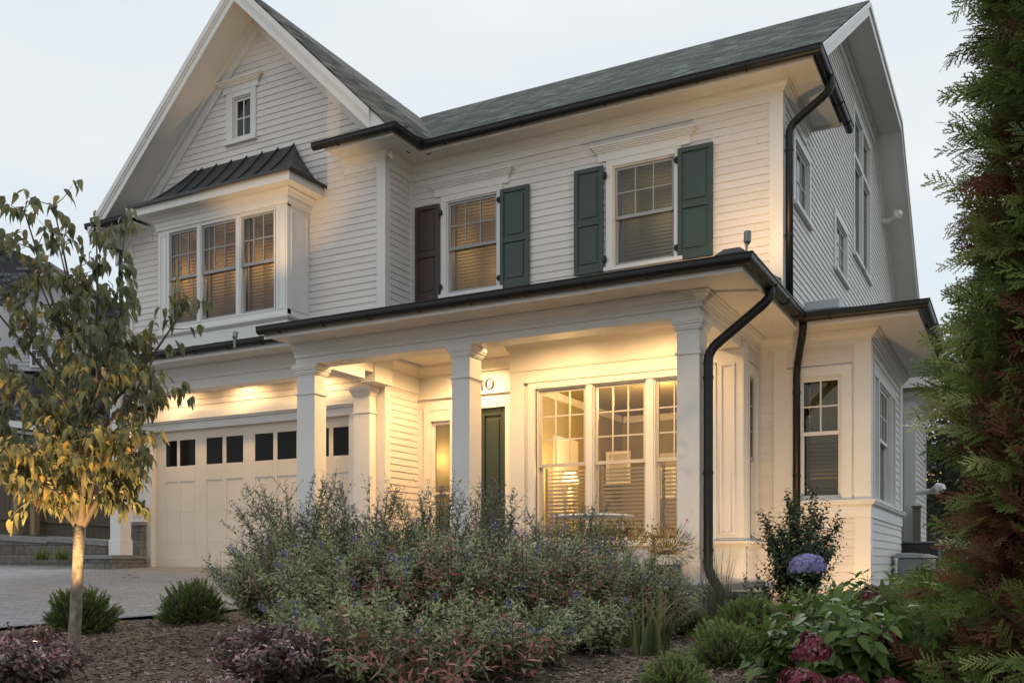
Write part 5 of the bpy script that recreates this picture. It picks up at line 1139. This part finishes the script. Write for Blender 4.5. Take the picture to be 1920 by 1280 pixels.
# ------------------------------------------------------------ viburnum, boxwood, hydrangeas
M_VIB = leaf_mat('dark_glossy_leaf', [(0, (0.019, 0.042, 0.019)), (.6, (0.045, 0.072, 0.032)), (1, (0.096, 0.120, 0.056))], .2, .35)
stem_shrub('viburnum_shrub', 'upright dark leaved shrub in front of the bay window corner', foot(1500, 11.3), 38, 2.05, .66, (.105, .6), M_VIB, None, None, pair=.05, curve=1.9, hv=.4, twig=.45, t=T_OVATE, mS=M_TWIG, droop=.2, base_r=.2)
stem_shrub('viburnum_shrub', 'low spreading dark leaved shrub at the porch stone base beside the downspout', foot(1425, 11.2), 18, .8, .5, (.085, .55), M_VIB, None, None, pair=.055, curve=1.6, hv=.4, twig=.4, t=T_OVATE, mS=M_TWIG, droop=.2)
stem_shrub('boxwood_shrub', 'dense low dark shrub under the bay behind the blue hydrangea', foot(1545, 10.6), 60, .48, .4, (.035, .5), mat('x', (0, 0, 0)) if False else leaf_mat('boxwood_leaf', [(0, (0.015, 0.024, 0.015)), (1, (0.053, 0.063, 0.038))], .15, .4), None, None, pair=.03, hv=.4, twig=.5, t=T_OVATE)
M_HYD = leaf_mat('hydrangea_leaf', [(0, (0.058, 0.106, 0.026)), (.5, (0.112, 0.182, 0.042)), (.85, (0.182, 0.250, 0.067)), (1, (0.288, 0.192, 0.077))], .3, .4)
hyt = lambda n, s: np.clip(rng.beta(2, 2.4, n) * .95, 0, 1)
def floret_head(parent, c, r, squash, ramp_m, n=420, size=.016, name='flower_head', cone=0.0, lump=.28):
    fl = Leaves(); u = norm(rv(n)); u[:, 2] = np.abs(u[:, 2]) * 1.1 - .3
    rad = r * (1 - cone * np.clip(u[:, 2], 0, 1))[:, None]; pos = np.array(c) + u * np.stack([rad[:, 0], rad[:, 0], np.full(n, r * squash)], 1) * (rng.uniform(.62, 1.1, n) * (1 + lump * np.sin(u[:, 0] * 4.1 + c[0] * 30) * np.cos(u[:, 1] * 3.7 + c[1] * 20)))[:, None]
    q = norm(np.cross(u, rv(n))); q2 = np.cross(u, q)
    for k in range(4):
        a = k * 1.5708; d = math.cos(a) * q + math.sin(a) * q2 + u * .25
        fl.add(pos, d, u, size * rng.uniform(.8, 1.2, n), size * .95, np.clip(rng.beta(1.6, 1.6, n), 0, 1), .1, T_ROUND)
    return fl.build(name, ramp_m, parent)
M_MAROON = leaf_mat('maroon_floret', [(0, (.09, .012, .022)), (.5, (.19, .032, .05)), (.8, (.27, .1, .1)), (1, (.38, .25, .2))], .25, .6)
M_LILAC = leaf_mat('blue_lilac_floret', [(0, (.24, .24, .5)), (.5, (.36, .33, .6)), (1, (.5, .38, .56))], .3, .6)
hy = stem_shrub('panicle_hydrangea', 'big leaved hydrangea with maroon flower heads beside the arborvitae', foot(1600, 5.0), 64, .62, .6, (.18, .44), M_HYD, None, 'hydrangeas', pair=.09, curve=1.2, hv=.45, twig=.1, t=T_OVATE, tintf=hyt, droop=.25, mS=M_TWIG, cat='hydrangea')
hy2 = stem_shrub('panicle_hydrangea', 'second big leaved hydrangea behind the maroon heads, under the bay', foot(1650, 6.4), 60, .7, .62, (.18, .44), M_HYD, None, 'hydrangeas', pair=.09, curve=1.2, hv=.4, twig=.1, t=T_OVATE, tintf=hyt, droop=.25, mS=M_TWIG, cat='hydrangea')
for px, py, t, r, sq in ((1522, 1222, 4.35, .085, 1.15), (1505, 1285, 4.1, .125, .7), (1640, 1195, 4.75, .115, .62), (1590, 1290, 4.3, .1, .7), (1672, 1290, 4.4, .08, .7)): floret_head(hy, at(px, py, t), r, sq, M_MAROON, 300, .017, cone=.35)
for px, py, t, r, sq in ((1655, 1135, 5.8, .11, .6), (1632, 1118, 6.0, .09, .8), (1735, 1080, 6.3, .07, .7)): floret_head(hy2, at(px, py, t), r, sq, M_MAROON, 220, .018, cone=.35)
stem_shrub('panicle_hydrangea', 'low big leaved hydrangea without flowers, between dwarf conifers and maroon heads', foot(1500, 4.9), 22, .42, .3, (.17, .44), M_HYD, None, 'hydrangeas', pair=.09, curve=1.2, hv=.45, twig=.1, t=T_OVATE, tintf=hyt, droop=.25, mS=M_TWIG, cat='hydrangea')
hb = stem_shrub('mophead_hydrangea', 'hydrangea with one large blue lilac mophead flower before the dark shrub', foot(1515, 7.4), 16, .62, .3, (.13, .5), M_HYD, None, 'hydrangeas', pair=.09, curve=1.2, hv=.5, twig=.05, t=T_OVATE, tintf=hyt, droop=.25, mS=M_TWIG, cat='hydrangea')
floret_head(hb, at(1514, 1062, 7.2), .13, .9, M_LILAC, 560, .02, lump=.07)
b = MB(); b.tube([foot(1515, 7.3), at(1517, 1090, 7.2)], [.006, .005], 6); b.build('stem', M_STEM, hb)
# ------------------------------------------------------------ blades: iris, grasses
def blades(name, label, base, n, h, w, m, lean=.5, group=None, cat='plant', base_r=.05, seg=5, hv=.4, tintf=None, dirbias=None, arch=.5):
    th = thing(name, label, cat, tuple(base), group); V = []; F = []; T = []
    for k in range(n):
        a = random.uniform(0, 6.283) if dirbias is None else random.gauss(*dirbias); L = h * random.uniform(1 - hv, 1); ln = lean * random.uniform(.1, 1); o = Vector((math.cos(a), math.sin(a), 0)); sd = Vector((-o.y, o.x, 0)) * math.cos(random.uniform(-.9, .9)) + o * .3 * random.uniform(-1, 1)
        p = Vector(base) + o * base_r * random.random() + sd * random.uniform(-1, 1) * base_r; t = random.random(); i0 = len(V)
        for j in range(seg + 1):
            s = j / seg; q = p + o * L * ln * s ** 1.8 + Vector((0, 0, 1)) * L * (s - arch * ln * s ** 2.2); ww = w * (1 - s ** 2) * (.75 + .25 * min(1, s * 6)) + .0004
            V += [tuple(q - sd * ww / 2), tuple(q + sd * ww / 2)]; T += [min(1, t * .6 + .45 * s ** 2 * random.random() + .0)] * 2
        for j in range(seg): F.append((i0 + 2 * j, i0 + 2 * j + 1, i0 + 2 * j + 3, i0 + 2 * j + 2))
    me = bpy.data.meshes.new('blade'); me.from_pydata(V, [], F); me.update(); at_ = me.attributes.new('tint', 'FLOAT', 'POINT'); at_.data.foreach_set('value', np.array(T, np.float32)); me.materials.append(m); me.shade_smooth()
    o = bpy.data.objects.new('blade', me); C.objects.link(o); o.parent = th; o.matrix_parent_inverse = Matrix.Translation(-Vector(th.location)); return th
M_IRIS = leaf_mat('iris_blade', [(0, (0.075, 0.112, 0.045)), (.5, (0.150, 0.180, 0.068)), (.8, (0.300, 0.165, 0.090)), (1, (0.390, 0.135, 0.105))], .3, .5)
M_GRASS = leaf_mat('tall_grass_blade', [(0, (0.068, 0.083, 0.045)), (.6, (0.135, 0.143, 0.083)), (1, (0.270, 0.210, 0.120))], .3, .6)
M_YGRASS = leaf_mat('yellow_green_blade', [(0, (.07, .1, .02)), (1, (.2, .23, .05))], .3, .6)
blades('iris_clump', 'clump of upright sword leaves flushed red at the edge of the bare mulch', foot(1222, 6.1), 46, .52, .022, M_IRIS, .75, base_r=.1, dirbias=(.2, 1.2))
blades('iris_clump', 'small clump of sword leaves against the grey green shrub, left of the larger clump', foot(1180, 6.6), 20, .42, .02, M_IRIS, .5, base_r=.06)
blades('ornamental_grass', 'tall thin ornamental grass in front of the kinked downspout', foot(1345, 8.6), 130, .98, .006, M_GRASS, .38, base_r=.09)
blades('ornamental_grass', 'tall thin ornamental grass between red tipped perennials and right column', foot(1262, 9.4), 90, .85, .006, M_GRASS, .4, base_r=.1)
for lb, px, t in (('yellow green grass tuft by the block wall, further from the tree', 80, 20.2), ('yellow green grass tuft by the block wall, next to the tree trunk', 116, 19.8)): blades('grass_tuft', lb, at(px, 1049, t), 160, .42, .012, M_YGRASS, 1.3, 'grass tufts by the wall', base_r=.1, arch=.9)
gl_ = Leaves(); n = 1500; pxs = rng.uniform(1290, 1480, n); ts = rng.uniform(7.2, 8.6, n)
pos = np.array([np.array(foot(a_, t_)) + [0, 0, .02] for a_, t_ in zip(pxs, ts)]); gl_.add(pos, rv(n) + UPV * 1.1, rv(n), rng.uniform(.03, .07, n), .012, rng.uniform(0, 1, n), .3, T_LANCE)
o = gl_.build('ground_cover', M_YGRASS); o['kind'] = 'stuff'; o['label'] = 'yellow green low ground cover between the dwarf conifers'; o['category'] = 'ground cover'
# ------------------------------------------------------------ planter on the porch edge
pt = thing('flower_planter', 'planter of variegated grass and red flowers at the right porch column', 'planter', tuple(at(1250, 1090, 12.2)))
c = at(1250, 1062, 12.2); b = MB(); b.lathe((c.x, c.y, c.z - .3), [(0, 0), (.13, 0), (.17, .3), (.18, .3), (.18, .33), (.15, .33), (.14, .3), (0, .3)], 24); b.build('pot', mat('dark_glazed_pot', (.05, .045, .04), .5), pt)
lv = Leaves(); n = 420; u = norm(rv(n) + UPV * .6); pos = np.array(c) + u * rng.uniform(.05, .28, n)[:, None] * np.array([1.3, 1.0, 1.0]) + [0, 0, .2]
lv.add(pos, u + UPV * .2, rv(n), rng.uniform(.05, .11, n), .018, rng.uniform(0, 1, n), .5, T_LANCE); lv.build('foliage', leaf_mat('variegated_leaf', [(0, (.12, .05, .02)), (.35, (.12, .13, .03)), (.7, (.3, .26, .1)), (1, (.42, .36, .18))], .3, .5), pt)
M_REDF = leaf_mat('red_petal', [(0, (.35, .02, .015)), (1, (.55, .06, .03))], .3, .5)
for px, py in ((1289, 974), (1262, 990), (1222, 985)):
    p = at(px, py, 12.0); fl = Leaves(); u = norm(rv(9)); fl.add(np.array(p) + np.zeros((9, 3)), u, rv(9), .03, .014, rng.uniform(0, 1, 9), .2, T_LANCE); fl.build('flower', M_REDF, pt); b = MB(); b.tube([c + Vector((0, 0, .1)), p], [.003, .002], 4); b.build('stem', M_STEM, pt)
lv = Leaves(); pb = thing('bronze_perennial', 'low yellow and rust leaved perennial under the patio table', 'plant', tuple(at(1140, 1040, 10.6))); c = np.array(at(1140, 1005, 10.6)); n = 900
lv.add(c + rv(n) * np.array([.3, .2, .08]), rv(n) + UPV * .8, rv(n), rng.uniform(.03, .08, n), .02, rng.uniform(0, 1, n), .3, T_LANCE); lv.build('foliage', leaf_mat('rust_leaf', [(0, (.16, .05, .02)), (.4, (.1, .1, .025)), (1, (.22, .2, .05))], .3, .5), pb)
b = MB()
for k in range(20): b.tube([(c[0] + random.gauss(0, .2), c[1] + random.gauss(0, .1), c[2] - .5), (c[0] + random.gauss(0, .3), c[1] + random.gauss(0, .15), c[2] + .05)], .003, 4)
b.build('stem', M_STEM, pb)
# ------------------------------------------------------------ arborvitae: flat ferny sprays on limbs round a trunk
def spray_template(seed):
    v, f = [], []; rs = random.Random(seed)
    def strip_(x0, y0, x1, y1, w):
        dx, dy = x1 - x0, y1 - y0; L = math.hypot(dx, dy); nx_, ny_ = -dy / L * w, dx / L * w; i = len(v)
        v.extend([(x0 - nx_, y0 - ny_, 0), (x0 + nx_, y0 + ny_, 0), (x1 + nx_ * .4, y1 + ny_ * .4, 0), (x1 - nx_ * .4, y1 - ny_ * .4, 0)]); f.append((i, i + 1, i + 2, i + 3))
    strip_(0, 0, 1, .0, .012)
    for k in range(13):
        x = .1 + .07 * k; sg = 1 if k % 2 else -1; L = .42 * (1 - ((x - .3) / .85) ** 2) * rs.uniform(.45, 1.05) + .06; a = .72 + rs.uniform(-.18, .18)
        ex, ey = x + L * math.cos(a), sg * L * math.sin(a); strip_(x, 0, ex, ey, .017)
        for j in range(1, max(3, int(L / .045))):
            q = j / max(3, int(L / .045)); s2 = 1 if j % 2 else -1; l2 = .095 * (1 - q * .6); a2 = a * sg + s2 * .62
            bx_, by_ = x + L * q * math.cos(a), sg * L * q * math.sin(a); strip_(bx_, by_, bx_ + l2 * math.cos(a2), by_ + l2 * math.sin(a2), .016)
    v = np.array(v, float); v[:, 2] = -rs.uniform(-.05, .4) * v[:, 0] ** 2 - .3 * np.abs(v[:, 1]) ** 1.5 + rs.uniform(-.25, .25) * v[:, 1] * v[:, 0]
    return v, f
T_SPRAYS = [spray_template(q) for q in range(7)]; T_SPRAY = T_SPRAYS[0]
M_ARB = leaf_mat('arborvitae_spray', [(0, (.065, .09, .026)), (.45, (.13, .175, .042)), (.8, (.21, .26, .07)), (1, (.4, .4, .16))], .28, .5)
M_ARBD = leaf_mat('dead_brown_spray', [(0, (.085, .033, .018)), (.6, (.15, .056, .028)), (1, (.23, .1, .05))], .2, .8)
def arborvitae(base, h, r, n, lobes):
    t = thing('arborvitae', 'tall feathery green arborvitae with rusty dead inner foliage', 'tree', tuple(base)); base = np.array(base)
    b = MB(); b.tube([tuple(base - [0, 0, .1]), tuple(base + [.03, 0, h * .5]), tuple(base + [0, .03, h])], [.07, .05, .015], 10); b.build('trunk', M_TWIG, t, smooth=True)
    lv = Leaves(); dd = Leaves(); lb = MB()
    for k in range(n):
        u = random.random() ** 1.15; z = h * u; a = random.uniform(0, 6.283)
        lob = 1 + .1 * math.sin(a * 3 + z * 2.1) + .1 * math.sin(z * 5.5 + a * 2) + .07 * math.sin(z * 15 + a * 5)
        rr = r * (1.22 - .36 * min(1, u * 1.6)) * lob * random.uniform(.55, 1.05) * (1 + .4 * max(0, 1 - z / .9))
        o = np.array([math.cos(a), math.sin(a), 0]); p = base + o * rr * .78 + UPV * z
        d = o * random.uniform(.6, 1.0) + UPV * random.uniform(.0, .75) + rv(1, .25)[0]; d /= np.linalg.norm(d)
        sdv = np.array([-o[1], o[0], 0]); nrm = sdv * random.choice([-1, 1]) * random.uniform(.5, 1) + UPV * random.uniform(.2, .8) + o * random.uniform(-.2, .3) + rv(1, .3)[0]
        L = random.uniform(.1, .27); dead = mnoise.noise(Vector((a * 1.3, z * 2.2, 5.0))) > -.02
        if dead and random.random() < .8: p = p - o * rr * .24
        (dd if dead and random.random() < .7 else lv).add(p, d, nrm, L, L * random.uniform(.7, 1.1), np.clip(random.betavariate(2, 2.2) + (.15 if rr > r * .9 else 0), 0, 1), random.uniform(.0, .25), random.choice(T_SPRAYS))
        if k % 9 == 0: lb.tube([tuple(base + UPV * max(0.02, z - rr * .5)), tuple(p), tuple(p + d * L * .6)], [.009, .004, .001], 5, False)
        if k % 2 == 0:
            q = base + o * rr * random.uniform(.35, .72) + UPV * (z + random.uniform(-.1, .1)); dd.add(q, d + rv(1, .4)[0], rv(1)[0], L * .8, L * .8, random.random(), .3, T_SPRAY)
    lb.build('limb', M_TWIG, t); lv.build('foliage', M_ARB, t); dd.build('inner_foliage', M_ARBD, t); return t
arborvitae(foot(2030, 4.7), 4.2, .62, 5200, 0)
# ------------------------------------------------------------ background trees
M_BG = leaf_mat('far_tree_leaf', [(0, (0.028, 0.042, 0.022)), (.6, (0.063, 0.077, 0.042)), (1, (0.126, 0.126, 0.077))], .3, .6)
def far_tree(px, py_top, py_bot, t, wpx, label, n):
    base = at(px, 1060, t); th = thing('far_tree', label, 'tree', tuple(base), 'trees behind the rear wing'); c = at(px, (py_top + py_bot) / 2, t); rx = wpx / 2 * t / FPX; rz = (py_bot - py_top) / 2 * t / FPX
    b = MB(); b.tube([base, c - Vector((0, 0, rz * .3)), c + Vector((0, 0, rz * .7))], [.25, .18, .04], 8)
    lv = Leaves()
    for k in range(n):
        u = norm(rv(1))[0] * random.random() ** .4; q = np.array(c) + u * [rx, rx, rz]; m = 26
        if k % 4 == 0: b.tube([tuple(c + Vector((0, 0, -rz * .2 + u[2] * rz * .3))), tuple(q)], [.05, .01], 4, False)
        lv.add(q + rv(m, .3), rv(m) - UPV * .3, rv(m), rng.uniform(.1, .2, m), rng.uniform(.06, .1, m), np.clip(random.random() * .5 + rng.uniform(0, .5, m), 0, 1), .2)
    b.build('trunk', M_TWIG, th); lv.build('crown', M_BG, th)
far_tree(1790, 690, 1010, 30, 170, 'dark leafy tree behind the arborvitae, touching the sky beside the gutter', 260)
far_tree(1712, 690, 1010, 44, 44, 'narrow leafy tree seen between the back wall and the dark leafy tree', 90)
far_tree(1890, 560, 1010, 26, 260, 'broad dark tree mostly hidden behind the arborvitae', 420)
# ------------------------------------------------------------ fallen leaves on the paving
M_FALL = leaf_mat('fallen_leaf', [(0, (.12, .04, .015)), (1, (.22, .1, .03))], .1, .7)
for lb, px, py in (('single dry brown leaf on the driveway, nearest the stone pier', 238, 1086), ('single dry brown leaf on the driveway, topmost of the four', 244, 1082), ('single rusty leaf on the driveway, between the two outer leaves', 253, 1086), ('single small dry leaf on the driveway, nearest the garage door', 263, 1087)):
    p = hit(px, py); l1 = Leaves(); l1.add(np.array(p) + [0, 0, .035], rv(1) * [1, 1, .2], UPV + rv(1, .3)[0], .11, .07, random.random(), -.25, T_OVATE); o = l1.build('fallen_leaf', M_FALL); tag(o, lb, 'leaf', 'fallen leaves on the driveway')
# ------------------------------------------------------------ garden spotlights: real fixtures that light the tree and the house
def spotlight(label, p, to, e, cone, blend=.5):
    p = Vector(p); d = (Vector(to) - p).normalized(); t = thing('garden_spotlight', label, 'light', tuple(p), 'garden spotlights in the bed')
    b = MB(); b.tube([p - Vector((0, 0, .04)), p + Vector((0, 0, .1))], .008, 6); b.build('stake', M_BLACK, t)
    q = p + Vector((0, 0, .12)); b = MB(); b.tube([q - d * .06, q - d * .05, q + d * .02, q + d * .05], [.02, .03, .032, .036], 12); b.build('lamp_head', M_BLACK, t)
    b = MB(); b.tube([q + d * .0505, q + d * .053], .03, 12); b.build('lens', M_LENS, t)
    lamp('spot_lamp', 'SPOT', q + d * .07, e, size=.025, spot=(cone, blend), to=q + d * 5)
spotlight('small black spotlight aimed up into the young tree', foot(62, 5.7), at(140, 620, 6.5), 240, 100)
spotlight('small black spotlight low at the bay wall behind the dark shrub', foot(1530, 12.4), (-2.6, 15, 2.0), 150, 140)
spotlight('small black spotlight in front of the right porch column', foot(1180, 9.4), (-3.5, 12.0, .9), 150, 46)
pl_ = thing('path_light', 'tiny glowing path light among the hydrangea leaves', 'light', tuple(foot(1762, 8.4)), None); q = at(1762, 1096, 8.4)
b = MB(); b.tube([foot(1762, 8.4), q - Vector((0, 0, .02))], .006, 6); b.build('stake', M_BLACK, pl_); b = MB(); b.lathe(q, [(0, -.014), (.012, -.01), (.012, .01), (0, .012)], 10); b.build('lens', M_LENS, pl_); b = MB(); b.lathe(q, [(0, .03), (.045, .012), (.045, .009), (0, .012)], 14); b.build('cap', M_BLACK, pl_)
